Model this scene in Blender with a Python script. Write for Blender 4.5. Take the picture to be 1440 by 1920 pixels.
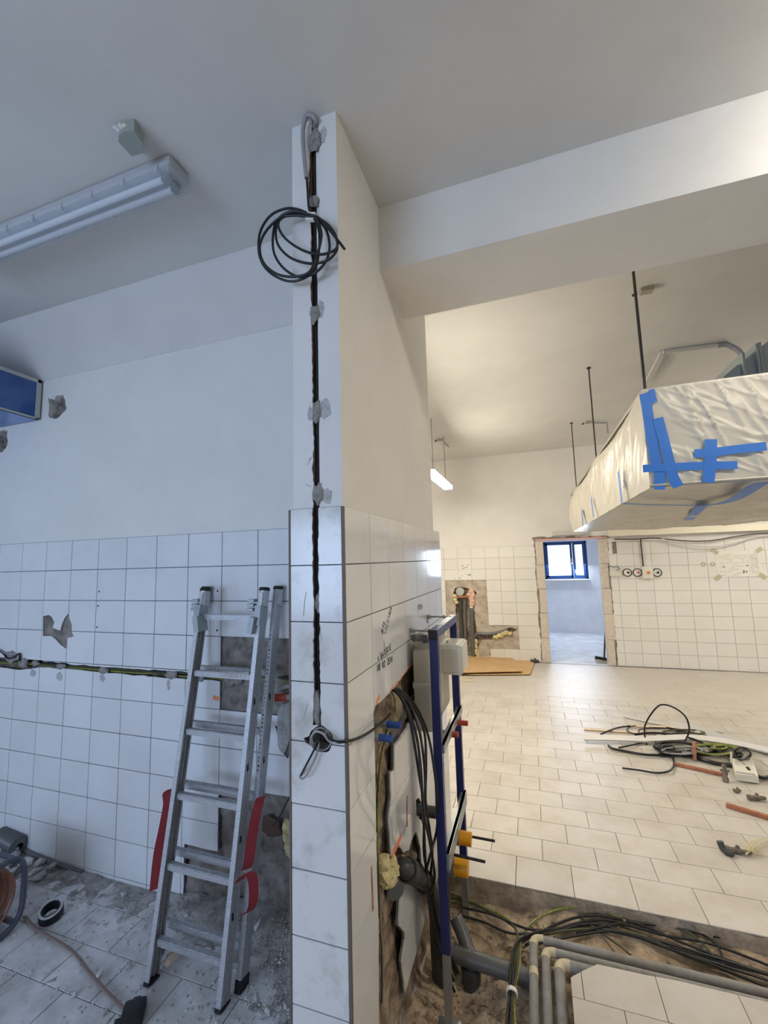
import bpy, bmesh, math, random
import numpy as np
from mathutils import Vector, Matrix, noise
from mathutils.geometry import delaunay_2d_cdt

for o in list(bpy.data.objects):
    bpy.data.objects.remove(o)
C = bpy.context.scene.collection
S = bpy.context.scene
random.seed(7)

# ------------------------------------------------------------------ camera
# rows = world axes (X right along the tiled walls, Y into the room, Z up) in camera axes
F_PX = 803.0
def _axes():
    p = np.array([720., 960.])
    yd = np.array([993 - p[0], 1043 - p[1], F_PX]); yd /= np.linalg.norm(yd)
    xd = -np.array([-1693 - p[0], 1118 - p[1], F_PX]); xd -= yd * (xd @ yd); xd /= np.linalg.norm(xd)
    return np.array([xd, yd, np.cross(xd, yd)])
RM = _axes()
EYE = np.array([0, 0, 1.81])
cam_d = bpy.data.cameras.new('camera'); cam = bpy.data.objects.new('camera', cam_d); C.objects.link(cam)
cam_d.sensor_fit = 'VERTICAL'; cam_d.sensor_height = 24.0; cam_d.lens = F_PX / 1920 * 24.0
cam_d.clip_start = 0.02
m4 = Matrix.Identity(4)
for r in range(3):
    m4[r][0] = RM[r][0]; m4[r][1] = -RM[r][1]; m4[r][2] = -RM[r][2]; m4[r][3] = EYE[r]
cam.matrix_world = m4
S.camera = cam

# ------------------------------------------------------------------ world, lights, exposure
S.view_settings.view_transform = 'Standard'; S.view_settings.look = 'None'
S.view_settings.gamma = 1.0; S.view_settings.use_curve_mapping = False
S.view_settings.exposure = 0.0
S.cycles.use_denoising = True
S.cycles.max_bounces = 10; S.cycles.diffuse_bounces = 6; S.cycles.transparent_max_bounces = 12
W = bpy.data.worlds.new('world'); S.world = W; W.use_nodes = True
bgn = W.node_tree.nodes['Background']
bgn.inputs[0].default_value = (0.72, 0.84, 1.0, 1); bgn.inputs[1].default_value = 1.6
def area(name, loc, aim, sx, sy, watts, col):
    l = bpy.data.lights.new(name, 'AREA'); l.shape = 'RECTANGLE'; l.size = sx; l.size_y = sy
    l.energy = watts; l.color = col
    o = bpy.data.objects.new(name, l); C.objects.link(o); o.location = loc
    o.rotation_euler = (Vector(aim) - Vector(loc)).to_track_quat('-Z', 'Y').to_euler()
    return o
# daylight falling through the two real window openings (rear wall of the left room, back room)
COOL = (0.47, 0.66, 1.0)
area('window_daylight', (-2.4, -3.35, 1.75), (-2.4, 0, 1.5), 2.6, 1.4, 96, COOL)
area('back_window_daylight', (0.8, 11.1, 1.68), (0.8, 9.6, 0.3), 0.9, 0.85, 56, (0.74, 0.84, 1.0))
WARM = (1.0, 0.91, 0.765)
WARM_FRONT = 70        # strength of the lit tube over the front bay
WARM_FAR = 93.0        # strength of the hanging lamps in the far bay
# ------------------------------------------------------------------ helpers
def ray(x, y): return RM @ np.array([x - 720., y - 960., F_PX])
def onX(x, y, X): d = ray(x, y); return Vector(EYE + d * (X - EYE[0]) / d[0])
def onY(x, y, Y): d = ray(x, y); return Vector(EYE + d * (Y - EYE[1]) / d[1])
def onZ(x, y, Z): d = ray(x, y); return Vector(EYE + d * (Z - EYE[2]) / d[2])
def lin(c):
    c /= 255.0
    return c / 12.92 if c <= .04045 else ((c + .055) / 1.055) ** 2.4
def rgb(r, g, b): return (lin(r), lin(g), lin(b), 1)
MATS = {}
def mat(name, col, rough=.6, metal=0., col2=None, nscale=8., bump=0., bscale=40., spec=.5, alpha=1., emit=None, estr=0.,
        rand=0., trans=0., stretch=None, lo=.35, hi=.65, coat=0., detail=6.):
    m = bpy.data.materials.new(name); m.use_nodes = True
    nt = m.node_tree; N = nt.nodes; L = nt.links
    b = N['Principled BSDF']
    b.inputs['Roughness'].default_value = rough; b.inputs['Metallic'].default_value = metal
    b.inputs['Specular IOR Level'].default_value = spec
    b.inputs['Base Color'].default_value = col
    b.inputs['Alpha'].default_value = alpha
    b.inputs['Coat Weight'].default_value = coat
    b.inputs['Transmission Weight'].default_value = trans
    tc = N.new('ShaderNodeTexCoord')
    geo = N.new('ShaderNodeNewGeometry')
    vec = geo.outputs['Position']
    if stretch:
        mp = N.new('ShaderNodeMapping'); mp.inputs['Scale'].default_value = stretch
        L.new(vec, mp.inputs['Vector']); vec = mp.outputs['Vector']
    src = None
    if col2:
        n = N.new('ShaderNodeTexNoise'); n.inputs['Scale'].default_value = nscale; n.inputs['Detail'].default_value = detail
        n.inputs['Roughness'].default_value = .65
        L.new(vec, n.inputs['Vector'])
        r = N.new('ShaderNodeValToRGB'); r.color_ramp.elements[0].position = lo; r.color_ramp.elements[1].position = hi
        r.color_ramp.elements[0].color = col; r.color_ramp.elements[1].color = col2
        L.new(n.outputs['Fac'], r.inputs['Fac']); src = r.outputs['Color']
    if rand:
        oi = N.new('ShaderNodeObjectInfo'); mr = N.new('ShaderNodeMapRange')
        mr.inputs['To Min'].default_value = 1 - rand; mr.inputs['To Max'].default_value = 1 + rand * .3
        L.new(oi.outputs['Random'], mr.inputs['Value'])
        mx = N.new('ShaderNodeVectorMath'); mx.operation = 'SCALE'
        if src: L.new(src, mx.inputs[0])
        else: mx.inputs[0].default_value = col[:3]
        L.new(mr.outputs['Result'], mx.inputs['Scale']); src = mx.outputs['Vector']
    if src: L.new(src, b.inputs['Base Color'])
    if bump:
        n2 = N.new('ShaderNodeTexNoise'); n2.inputs['Scale'].default_value = bscale; n2.inputs['Detail'].default_value = 8
        L.new(vec, n2.inputs['Vector'])
        bp = N.new('ShaderNodeBump'); bp.inputs['Strength'].default_value = bump; bp.inputs['Distance'].default_value = .01
        L.new(n2.outputs['Fac'], bp.inputs['Height']); L.new(bp.outputs['Normal'], b.inputs['Normal'])
    if emit:
        b.inputs['Emission Color'].default_value = emit; b.inputs['Emission Strength'].default_value = estr
    MATS[name] = m
    return m

ORG = {}
def setp(o, label=None, cat=None, group=None, kind=None):
    if label: o['label'] = label
    if cat: o['category'] = cat
    if group: o['group'] = group
    if kind: o['kind'] = kind
    return o
def thing(name, loc, label, cat, group=None):
    o = bpy.data.objects.new(name, None); C.objects.link(o); o.empty_display_size = .05
    o.location = loc; ORG[o.name] = Vector(loc)
    return setp(o, label, cat, group)
class MB:
    def __init__(s): s.v = []; s.f = []; s.mi = []; s.cur = 0
    def add(s, vs, fs):
        b = len(s.v); s.v += [Vector(p) for p in vs]
        for f in fs: s.f.append(tuple(i + b for i in f)); s.mi.append(s.cur)
        return s
    def box(s, a, b, rot=None, piv=None, bev=0.):
        x0, x1 = sorted((a[0], b[0])); y0, y1 = sorted((a[1], b[1])); z0, z1 = sorted((a[2], b[2]))
        bev = min(bev, (x1 - x0) * .45, (y1 - y0) * .45, (z1 - z0) * .45)
        if bev <= 0:
            vs = [(x0, y0, z0), (x1, y0, z0), (x1, y1, z0), (x0, y1, z0), (x0, y0, z1), (x1, y0, z1), (x1, y1, z1), (x0, y1, z1)]
            fs = [(0, 3, 2, 1), (4, 5, 6, 7), (0, 1, 5, 4), (1, 2, 6, 5), (2, 3, 7, 6), (3, 0, 4, 7)]
        else:
            bm = bmesh.new(); bmesh.ops.create_cube(bm, size=1)
            for v in bm.verts: v.co = Vector(((x0 + x1) / 2 + v.co.x * (x1 - x0), (y0 + y1) / 2 + v.co.y * (y1 - y0), (z0 + z1) / 2 + v.co.z * (z1 - z0)))
            bmesh.ops.bevel(bm, geom=bm.edges[:], offset=bev, segments=2, affect='EDGES', profile=.6)
            bm.verts.index_update()
            vs = [v.co.copy() for v in bm.verts]; fs = [tuple(v.index for v in f.verts) for f in bm.faces]; bm.free()
        vs = [Vector(p) for p in vs]
        if rot is not None:
            pv = Vector(piv) if piv is not None else Vector(((x0 + x1) / 2, (y0 + y1) / 2, (z0 + z1) / 2))
            vs = [rot @ (p - pv) + pv for p in vs]
        return s.add(vs, fs)
    def beam(s, p, q, w, h, up=(0, 0, 1)):
        """a bar of w x h section from p to q"""
        p = Vector(p); q = Vector(q); d = (q - p).normalized(); u = Vector(up)
        a = d.cross(u).normalized(); b = a.cross(d).normalized()
        vs = []
        for c in (p, q):
            for i, j in ((-1, -1), (1, -1), (1, 1), (-1, 1)): vs.append(c + a * (i * w / 2) + b * (j * h / 2))
        return s.add(vs, [(0, 1, 2, 3), (7, 6, 5, 4), (0, 4, 5, 1), (1, 5, 6, 2), (2, 6, 7, 3), (3, 7, 4, 0)])
    def sweep(s, pts, r, seg=8, cap=True, radii=None):
        pts = [Vector(p) for p in pts]; n = len(pts)
        t = [(pts[min(i + 1, n - 1)] - pts[max(i - 1, 0)]).normalized() for i in range(n)]
        u = t[0].orthogonal().normalized(); vs = []
        for i in range(n):
            u = (u - t[i] * u.dot(t[i]))
            u = u.normalized() if u.length > 1e-6 else t[i].orthogonal().normalized()
            w = t[i].cross(u); rr = radii[i] if radii else r
            for k in range(seg):
                a = 2 * math.pi * k / seg
                vs.append(pts[i] + u * math.cos(a) * rr + w * math.sin(a) * rr)
        fs = []
        for i in range(n - 1):
            for k in range(seg):
                k2 = (k + 1) % seg
                fs.append((i * seg + k, i * seg + k2, (i + 1) * seg + k2, (i + 1) * seg + k))
        if cap: fs += [tuple(range(seg))[::-1], tuple((n - 1) * seg + k for k in range(seg))]
        return s.add(vs, fs)
    def cyl(s, p, q, r, seg=16, r2=None): return s.sweep([p, q], r, seg, True, [r, r if r2 is None else r2])
    def pipe(s, p, q, r, ri, seg=18):
        """an open-ended tube"""
        p = Vector(p); q = Vector(q); d = (q - p).normalized()
        return s.sweep([p, q, q + d * .0005, q - d * .0002, q - d * (r * 1.2)], r, seg, True, [r, r, (r + ri) / 2, ri, ri])
    def rock(s, c, sx, sy, sz, seed, sub=1):
        bm = bmesh.new(); bmesh.ops.create_icosphere(bm, subdivisions=sub, radius=1)
        rn = random.Random(seed); R = Matrix.Rotation(rn.uniform(0, 6.28), 3, 'Z') @ Matrix.Rotation(rn.uniform(-.5, .5), 3, 'X')
        bm.verts.index_update()
        vs = []
        for v in bm.verts:
            k = .72 + rn.random() * .5
            vs.append(R @ Vector((v.co.x * sx * k, v.co.y * sy * k, v.co.z * sz * k)) + Vector(c))
        fs = [tuple(v.index for v in f.verts) for f in bm.faces]; bm.free()
        return s.add(vs, fs)
    def build(s, name, m, parent=None, smooth=False, kind=None, label=None, cat=None, group=None, recalc=True):
        me = bpy.data.meshes.new(name)
        if parent is not None: org = ORG[parent.name]
        elif s.v:
            xs = [p.x for p in s.v]; ys = [p.y for p in s.v]; zs = [p.z for p in s.v]
            org = Vector(((min(xs) + max(xs)) / 2, (min(ys) + max(ys)) / 2, min(zs)))
        else: org = Vector((0, 0, 0))
        me.from_pydata([p - org for p in s.v], [], s.f)
        ms = m if isinstance(m, (list, tuple)) else [m]
        for q in ms: me.materials.append(MATS[q])
        if len(ms) > 1: me.polygons.foreach_set('material_index', s.mi)
        if recalc:
            bm = bmesh.new(); bm.from_mesh(me); bmesh.ops.recalc_face_normals(bm, faces=bm.faces[:]); bm.to_mesh(me); bm.free()
        if smooth:
            me.polygons.foreach_set('use_smooth', [True] * len(me.polygons))
            try: me.set_sharp_from_angle(angle=math.radians(40))
            except Exception: pass
        o = bpy.data.objects.new(name, me); C.objects.link(o)
        if parent is not None: o.parent = parent
        else: o.location = org
        ORG[o.name] = org
        return setp(o, label, cat, group, kind)
def smooth_path(pts, n=6, closed=False):
    pts = [Vector(p) for p in pts]; out = []; N_ = len(pts)
    rng = range(N_ if closed else N_ - 1)
    for i in rng:
        p1 = pts[i]; p2 = pts[(i + 1) % N_]
        p0 = pts[i - 1] if (i > 0 or closed) else p1 * 2 - p2
        p3 = pts[(i + 2) % N_] if (i + 2 < N_ or closed) else p2 * 2 - p1
        for k in range(n):
            t = k / n
            out.append(.5 * ((2 * p1) + (p2 - p0) * t + (2 * p0 - 5 * p1 + 4 * p2 - p3) * t * t + (3 * p1 - p0 - 3 * p2 + p3) * t ** 3))
    if not closed: out.append(pts[-1])
    return out
def cable(pts, r, name, m, parent=None, n=6, seg=7, **kw):
    mb = MB(); mb.sweep(smooth_path(pts, n), r, seg)
    return mb.build(name, m, parent, smooth=True, **kw)
# planes: (u, v, depth) -> point; depth grows into the wall
def PY(c): return lambda u, v, d=0.: Vector((u, c + d, v))
def PXp(c): return lambda u, v, d=0.: Vector((c - d, u, v))
def PZ(c): return lambda u, v, d=0.: Vector((u, v, c - d))
def uvY(px, c): return [(lambda p: (p.x, p.z))(onY(x, y, c)) for x, y in px]
def uvX(px, c): return [(lambda p: (p.y, p.z))(onX(x, y, c)) for x, y in px]
def uvZ(px, c): return [(lambda p: (p.x, p.y))(onZ(x, y, c)) for x, y in px]
def rough_poly(poly, step=.02, amp=.004, seed=0):
    """an outline with a broken edge"""
    rn = random.Random(seed); out = []
    for i in range(len(poly)):
        a = Vector(poly[i]); b = Vector(poly[(i + 1) % len(poly)]); n = max(1, int((b - a).length / step))
        nv = Vector((-(b - a).y, (b - a).x)); nv = nv.normalized() if nv.length else nv
        for k in range(n):
            p = a.lerp(b, k / n)
            out.append(p + nv * rn.uniform(-amp, amp) * (1 if k else .4))
    return [tuple(p) for p in out]
def bbox(p): return min(a[0] for a in p), min(a[1] for a in p), max(a[0] for a in p), max(a[1] for a in p)
def ccw(p):
    p = [tuple(q[:2]) for q in p]
    return p if sum(p[i - 1][0] * p[i][1] - p[i][0] * p[i - 1][1] for i in range(len(p))) > 0 else p[::-1]
def cut2d(outer, holes):
    outer = ccw(outer); holes = [ccw(h) for h in holes]
    vs = [Vector(p[:2]) for p in outer]; fcs = [list(range(len(outer)))]
    for h in holes:
        b = len(vs); vs += [Vector(p[:2]) for p in h]; fcs.append(list(range(b, b + len(h))))
    V, E_, Fs, ov, oe, of = delaunay_2d_cdt(vs, [], fcs, 1, 1e-6, True)
    keep = [f for f, o in zip(Fs, of) if 0 in o and len(set(o)) == 1]
    return V, keep
def slab(mb, plane, outer, holes, d0, d1, back=False):
    V, Fs = cut2d(outer, holes)
    if not Fs: return False
    cnt = {}
    for f in Fs:
        for i in range(len(f)):
            e = (f[i], f[(i + 1) % len(f)]); cnt[e] = cnt.get(e, 0) + 1
    used = sorted({i for f in Fs for i in f}); ix = {k: n for n, k in enumerate(used)}; n = len(used)
    vs = [plane(V[k].x, V[k].y, d0) for k in used] + [plane(V[k].x, V[k].y, d1) for k in used]
    fs = [tuple(ix[i] for i in f) for f in Fs]
    if back: fs += [tuple(ix[i] + n for i in reversed(f)) for f in Fs]
    for (a, b) in cnt:
        if (b, a) not in cnt: fs.append((ix[b], ix[a], ix[a] + n, ix[b] + n))
    mb.add(vs, fs)
    return True
def area2(V, Fs):
    s = 0
    for f in Fs:
        for i in range(1, len(f) - 1):
            a, b, c = V[f[0]], V[f[i]], V[f[i + 1]]
            s += abs((b.x - a.x) * (c.y - a.y) - (c.x - a.x) * (b.y - a.y)) / 2
    return s
_tm = {}
def tile_mesh(plane_key, plane, w, h, th, m):
    k = (plane_key, round(w, 4), round(h, 4), th, m)
    if k in _tm: return _tm[k]
    c = .0014; mb = MB()
    def ring(i, d): return [plane(-w / 2 + i, -h / 2 + i, d), plane(w / 2 - i, -h / 2 + i, d), plane(w / 2 - i, h / 2 - i, d), plane(-w / 2 + i, h / 2 - i, d)]
    o = plane(0, 0, 0)
    vs = [p - o for p in ring(c, 0) + ring(0, c) + ring(0, th)]
    fs = [(0, 1, 2, 3)]
    for a in (0, 4):
        for i in range(4): fs.append((a + i, a + 4 + i, a + 4 + (i + 1) % 4, a + (i + 1) % 4))
    me = bpy.data.meshes.new('tile'); me.from_pydata([tuple(p) for p in vs], [], fs); me.materials.append(MATS[m])
    bm = bmesh.new(); bm.from_mesh(me); bmesh.ops.recalc_face_normals(bm, faces=bm.faces[:])
    # an open-backed shell: make sure the face looks out of the wall
    f0 = bm.faces[:][0]; out = (plane(0, 0, 0) - plane(0, 0, 1))
    if f0.normal.dot(out) < 0: bmesh.ops.reverse_faces(bm, faces=bm.faces[:])
    bm.to_mesh(me); bm.free()
    _tm[k] = me
    return me
def tiles(parent, key, plane, cells, holes, th, gap, m, name='tile', jit=.0004):
    """one object per tile; cells = (u0, v0, u1, v1); a tile met by a hole is broken along its outline"""
    rn = random.Random(len(cells)); n = 0
    hb = [bbox(h) for h in holes]
    for (u0, v0, u1, v1) in cells:
        a, b, c, d = u0 + gap / 2, v0 + gap / 2, u1 - gap / 2, v1 - gap / 2
        if c - a < .004 or d - b < .004: continue
        hit = [h for h, q in zip(holes, hb) if q[0] < c and q[2] > a and q[1] < d and q[3] > b]
        dd = rn.uniform(-jit, jit)
        if hit:
            rect = [(a, b), (c, b), (c, d), (a, d)]
            V, Fs = cut2d(rect, hit)
            A = area2(V, Fs)
            if A < .0003: continue
            if A < (c - a) * (d - b) - 1e-5:
                mb = MB(); slab(mb, plane, rect, hit, dd, th + dd)
                mb.build(name, m, parent); n += 1
                continue
        me = tile_mesh(key, plane, c - a, d - b, th, m)
        o = bpy.data.objects.new(name, me); C.objects.link(o); o.parent = parent
        o.location = plane((a + c) / 2, (b + d) / 2, dd) - ORG[parent.name]; n += 1
    return n
def grid_cells(us, vs):
    us = sorted(us); vs = sorted(vs)
    return [(us[i], vs[j], us[i + 1], vs[j + 1]) for i in range(len(us) - 1) for j in range(len(vs) - 1)]
def rough(plane, u0, v0, u1, v1, res, depth, amp, sc=14., seed=0, fn=None):
    mb = MB(); nu = max(2, int((u1 - u0) / res)); nv = max(2, int((v1 - v0) / res)); vs = []
    for j in range(nv + 1):
        for i in range(nu + 1):
            u = u0 + (u1 - u0) * i / nu; v = v0 + (v1 - v0) * j / nv
            k = noise.fractal(Vector((u * sc, v * sc, seed * 3.7)), .8, 2.1, 4)
            d = depth + amp * k
            if fn: d += fn(u, v)
            vs.append(plane(u, v, d))
    fs = [(j * (nu + 1) + i, j * (nu + 1) + i + 1, (j + 1) * (nu + 1) + i + 1, (j + 1) * (nu + 1) + i) for j in range(nv) for i in range(nu)]
    return mb.add(vs, fs)
def dab(plane, u, v, ru, rv, thick, seed, mb=None, base=0.0):
    """a flattened lump of mortar standing proud of a surface"""
    mb = mb or MB(); rn = random.Random(seed); n = 14; vs = []; fs = []
    kk = [rn.uniform(.75, 1.2) for _ in range(n)]
    for ri, (q, dp) in enumerate(((1., base + .004), (.85, base - thick * .6), (.45, base - thick))):
        for i in range(n):
            a = 2 * math.pi * i / n
            vs.append(plane(u + ru * q * kk[i] * math.cos(a), v + rv * q * kk[i] * math.sin(a), dp + rn.uniform(-.1, .1) * thick))
    vs.append(plane(u, v, base - thick * 1.05))
    for r in (0, 1):
        for i in range(n): fs.append((r * n + i, r * n + (i + 1) % n, (r + 1) * n + (i + 1) % n, (r + 1) * n + i))
    for i in range(n): fs.append((2 * n + i, 2 * n + (i + 1) % n, 3 * n))
    return mb.add(vs, fs)
def ribbon(mb, plane, pts, w, d0, th=.0008):
    """a strip of tape or strap: centre line in (u, v) of a plane"""
    pts = [Vector(p) for p in pts]; L_ = []; R_ = []
    for i, p in enumerate(pts):
        t = (pts[min(i + 1, len(pts) - 1)] - pts[max(i - 1, 0)]).normalized(); n = Vector((-t.y, t.x))
        L_.append(p + n * w / 2); R_.append(p - n * w / 2)
    for i in range(len(pts) - 1):
        q = [L_[i], L_[i + 1], R_[i + 1], R_[i]]
        vs = [plane(a.x, a.y, d0 - th) for a in q] + [plane(a.x, a.y, d0) for a in q]
        mb.add(vs, [(0, 1, 2, 3), (4, 7, 6, 5), (0, 4, 5, 1), (1, 5, 6, 2), (2, 6, 7, 3), (3, 7, 4, 0)])
    return mb
GLY = {'A': [[(0, 0), (.5, 1), (1, 0)], [(.2, .4), (.8, .4)]], 'B': [[(0, 0), (0, 1), (.8, .85), (.7, .55), (0, .5), (.9, .4), (.8, .05), (0, 0)]],
       'T': [[(0, 1), (1, 1)], [(.5, 1), (.5, 0)]], 'E': [[(1, 1), (0, 1), (0, 0), (1, 0)], [(0, .5), (.7, .5)]],
       'R': [[(0, 0), (0, 1), (.9, .9), (.8, .5), (0, .5), (1, 0)]], 'I': [[(.5, 0), (.5, 1)]], 'N': [[(0, 0), (0, 1), (1, 0), (1, 1)]],
       'O': [[(.2, 0), (0, .5), (.3, 1), (.8, .95), (1, .4), (.7, 0), (.2, 0)]], 'Z': [[(0, 1), (1, 1), (0, 0), (1, 0)]],
       'M': [[(0, 0), (.1, 1), (.5, .4), (.9, 1), (1, 0)]], '8': [[(.5, .5), (.1, .75), (.5, 1), (.9, .75), (.1, .25), (.5, 0), (.9, .25), (.5, .5)]],
       '2': [[(0, .8), (.5, 1), (.9, .75), (0, 0), (1, 0)]], '+': [[(.5, .1), (.5, .9)], [(.1, .5), (.9, .5)]], 'V': [[(0, 1), (.5, 0), (1, 1)]],
       'Y': [[(0, 1), (.5, .5), (1, 1)], [(.5, .5), (.4, 0)]], 'L': [[(0, 1), (0, 0), (.9, 0)]], 'K': [[(0, 0), (0, 1)], [(1, 1), (0, .5), (1, 0)]],
       'D': [[(0, 0), (0, 1), (.7, .9), (1, .5), (.7, .1), (0, 0)]], 'U': [[(0, 1), (0, .2), (.5, 0), (1, .2), (1, 1)]], '-': [[(.1, .5), (.9, .5)]],
       "'": [[(.4, 1.15), (.7, 1.35)]], 'C': [[(1, .9), (.4, 1), (0, .5), (.4, 0), (1, .1)]], '|': [[(.5, 0), (.5, 1)]], 'S': [[(1, .9), (.4, 1), (.1, .75), (.9, .3), (.6, 0), (0, .1)]]}
def write(mb, plane, text, u, v, du, dv, size, w=.004, sgn=1, d=-.0006):
    """pen strokes; (du, dv) = unit direction of the line of writing"""
    D = Vector((du, dv)).normalized(); Un = Vector((-D.y, D.x)) * sgn; p = Vector((u, v))
    for ch in text:
        for st in GLY.get(ch, []):
            ribbon(mb, plane, [p + D * (a * size * .62) + Un * (b * size) for a, b in st], w, d, .0002)
        if ch != "'": p += D * size * .85
    return mb
# ------------------------------------------------------------------ materials
mat('paint', rgb(226, 224, 220), .75, col2=rgb(219, 217, 213), nscale=2.2, bump=.06, bscale=60)
mat('ceiling_paint', rgb(214, 212, 208), .85, col2=rgb(206, 204, 200), nscale=1.5)
mat('tile', rgb(226, 227, 229), .09, rand=.05, col2=rgb(218, 219, 220), nscale=3., spec=.55)
mat('tile_dirty', rgb(222, 221, 219), .16, rand=.05, col2=rgb(186, 180, 172), nscale=7., lo=.5, hi=.75)
mat('tile_far', rgb(228, 227, 224), .16, rand=.03, col2=rgb(224, 221, 214), nscale=1.2)
mat('grout', rgb(88, 88, 94), .9, col2=rgb(112, 110, 112), nscale=30)
mat('grout_light', rgb(165, 160, 152), .9)
mat('bare', rgb(150, 143, 136), .95, col2=rgb(98, 91, 85), nscale=13, bump=.7, bscale=55, lo=.38, hi=.66)
mat('bare_dark', rgb(146, 137, 130), .95, col2=rgb(92, 84, 78), nscale=11, bump=.9, bscale=45)
mat('bare_far', rgb(196, 187, 173), .95, col2=rgb(160, 149, 135), nscale=7, bump=.5, bscale=30)
mat('brick', rgb(186, 136, 108), .95, col2=rgb(116, 88, 72), nscale=26, bump=.8, bscale=60)
mat('rubble_wall', rgb(172, 155, 134), .95, col2=rgb(96, 77, 64), nscale=9, bump=1., bscale=30, lo=.36, hi=.62)
mat('mortar', rgb(158, 154, 150), .95, col2=rgb(126, 121, 117), nscale=40, bump=.6, bscale=120)
mat('smear', rgb(190, 189, 189), .95, col2=rgb(160, 158, 158), nscale=60)
mat('floor_tile', rgb(192, 187, 179), .42, rand=.05, col2=rgb(174, 165, 152), nscale=3.2, lo=.42, hi=.72, spec=.35)
mat('floor_tile_dusty', rgb(222, 221, 222), .7, rand=.08, col2=rgb(182, 178, 175), nscale=5, lo=.36, hi=.66, bump=.15, bscale=60)
mat('floor_grout', rgb(150, 142, 130), .95)
mat('floor_grout_dusty', rgb(118, 115, 114), .95)
mat('dust', rgb(182, 178, 175), .98, col2=rgb(132, 127, 123), nscale=14, bump=.8, bscale=60)
mat('concrete', rgb(186, 170, 148), .95, col2=rgb(136, 120, 102), nscale=9, bump=.9, bscale=40)
mat('soil', rgb(215, 194, 166), .98, col2=rgb(142, 122, 101), nscale=10, bump=1., bscale=50, lo=.32, hi=.68)
mat('stone', rgb(204, 186, 162), .95, col2=rgb(150, 132, 112), nscale=18, rand=.25)
mat('stone_red', rgb(146, 92, 72), .95, col2=rgb(110, 74, 60), nscale=18, rand=.2)
mat('chip', rgb(214, 212, 211), .9, col2=rgb(160, 156, 153), nscale=12, rand=.3)
mat('aerated', rgb(212, 204, 193), .95, col2=rgb(196, 186, 173), nscale=20, bump=.4, bscale=70)
mat('pink_strip', rgb(226, 170, 160), .9)
mat('trim', rgb(104, 92, 84), .6)
mat('alu', rgb(206, 208, 212), .42, metal=.55, col2=rgb(168, 168, 172), nscale=18, stretch=(3, 3, 22))
mat('zinc', rgb(160, 166, 168), .42, metal=.75)
mat('black', rgb(20, 20, 22), .5)
mat('cable_black', rgb(24, 24, 25), .45)
mat('cable_brown', rgb(74, 50, 36), .6)
mat('cable_grey', rgb(150, 150, 152), .5)
mat('cable_yg', rgb(152, 154, 70), .5, col2=rgb(92, 100, 50), nscale=60)
mat('cable_olive', rgb(72, 74, 50), .55)
mat('navy', rgb(28, 40, 98), .38, spec=.5)
mat('plug_blue', rgb(40, 78, 158), .35)
mat('plug_red', rgb(168, 62, 50), .4)
mat('plug_yellow', rgb(232, 164, 24), .4)
mat('pvc_grey', rgb(96, 98, 98), .35)
mat('pvc_dark', rgb(64, 66, 66), .4)
mat('pvc_light', rgb(150, 150, 146), .4)
mat('insulation', rgb(140, 138, 136), .8, col2=rgb(122, 119, 117), nscale=20)
mat('beige_tape', rgb(188, 178, 150), .7)
mat('foam_yellow', rgb(226, 216, 168), .9, bump=1., bscale=45, col2=rgb(200, 186, 136), nscale=30)
mat('foam_pink', rgb(228, 190, 170), .9, bump=1., bscale=40)
mat('cistern', rgb(206, 200, 184), .35, col2=rgb(198, 192, 176), nscale=3)
mat('box_white', rgb(216, 214, 200), .4)
mat('grey_green', rgb(150, 158, 150), .5)
mat('diffuser', rgb(206, 214, 222), .15, alpha=.34, spec=.7)
mat('lamp_body', rgb(178, 180, 184), .5)
mat('tube_off', rgb(225, 228, 232), .3)
mat('lamp_on', (1, 1, 1, 1), .5, emit=(*WARM, 1), estr=WARM_FAR)
mat('lamp_on_front', (1, 1, 1, 1), .5, emit=(*WARM, 1), estr=WARM_FRONT)
mat('white_plastic', rgb(228, 226, 222), .35)
mat('duct_metal', rgb(150, 158, 160), .45, metal=.5)
mat('duct_film', rgb(44, 78, 140), .16, col2=rgb(66, 100, 158), nscale=4, spec=.6)
mat('duct_edge', rgb(176, 182, 176), .5)
mat('duct_skin', rgb(96, 130, 190), .3, col2=rgb(130, 156, 204), nscale=6)
mat('film', rgb(212, 206, 191), .34, alpha=.8, spec=.5)
mat('hood_steel', rgb(170, 166, 156), .4, metal=.75)
mat('tape_blue', rgb(44, 112, 196), .5)
mat('paper', rgb(226, 222, 214), .8)
mat('ink', rgb(28, 28, 30), .8)
mat('ink_soft', rgb(140, 136, 136), .8)
mat('ink_pale', rgb(188, 184, 182), .8)
mat('box_brown', rgb(166, 156, 138), .7)
mat('orange_spray', rgb(244, 132, 84), .8, col2=rgb(238, 166, 130), nscale=50)
mat('cardboard', rgb(196, 164, 120), .85, col2=rgb(186, 152, 108), nscale=5)
mat('copper', rgb(182, 122, 92), .5, metal=.3, col2=rgb(146, 92, 68), nscale=20)
mat('brass_old', rgb(146, 138, 122), .55, metal=.35, col2=rgb(92, 84, 72), nscale=40)
mat('strap_red', rgb(138, 40, 46), .75)
mat('reel_shell', rgb(84, 86, 104), .3, alpha=.75)
mat('hose_orange', rgb(158, 112, 92), .6)
mat('cord_pinkish', rgb(132, 112, 104), .65)
mat('wood_lath', rgb(120, 116, 118), .8)
mat('window_blue', rgb(30, 66, 118), .45)
mat('glass', (1, 1, 1, 1), .02, alpha=.12, spec=.5)
mat('backroom', rgb(232, 233, 236), .85, col2=rgb(220, 222, 226), nscale=3)
mat('backfloor', rgb(196, 200, 206), .6, col2=rgb(170, 170, 172), nscale=4)
mat('rod_dark', rgb(66, 62, 56), .5, metal=.4)
mat('sticker', rgb(196, 200, 206), .5)
mat('socket_ring', rgb(70, 64, 54), .5)
mat('trunk_lit', rgb(232, 226, 206), .5)
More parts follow.
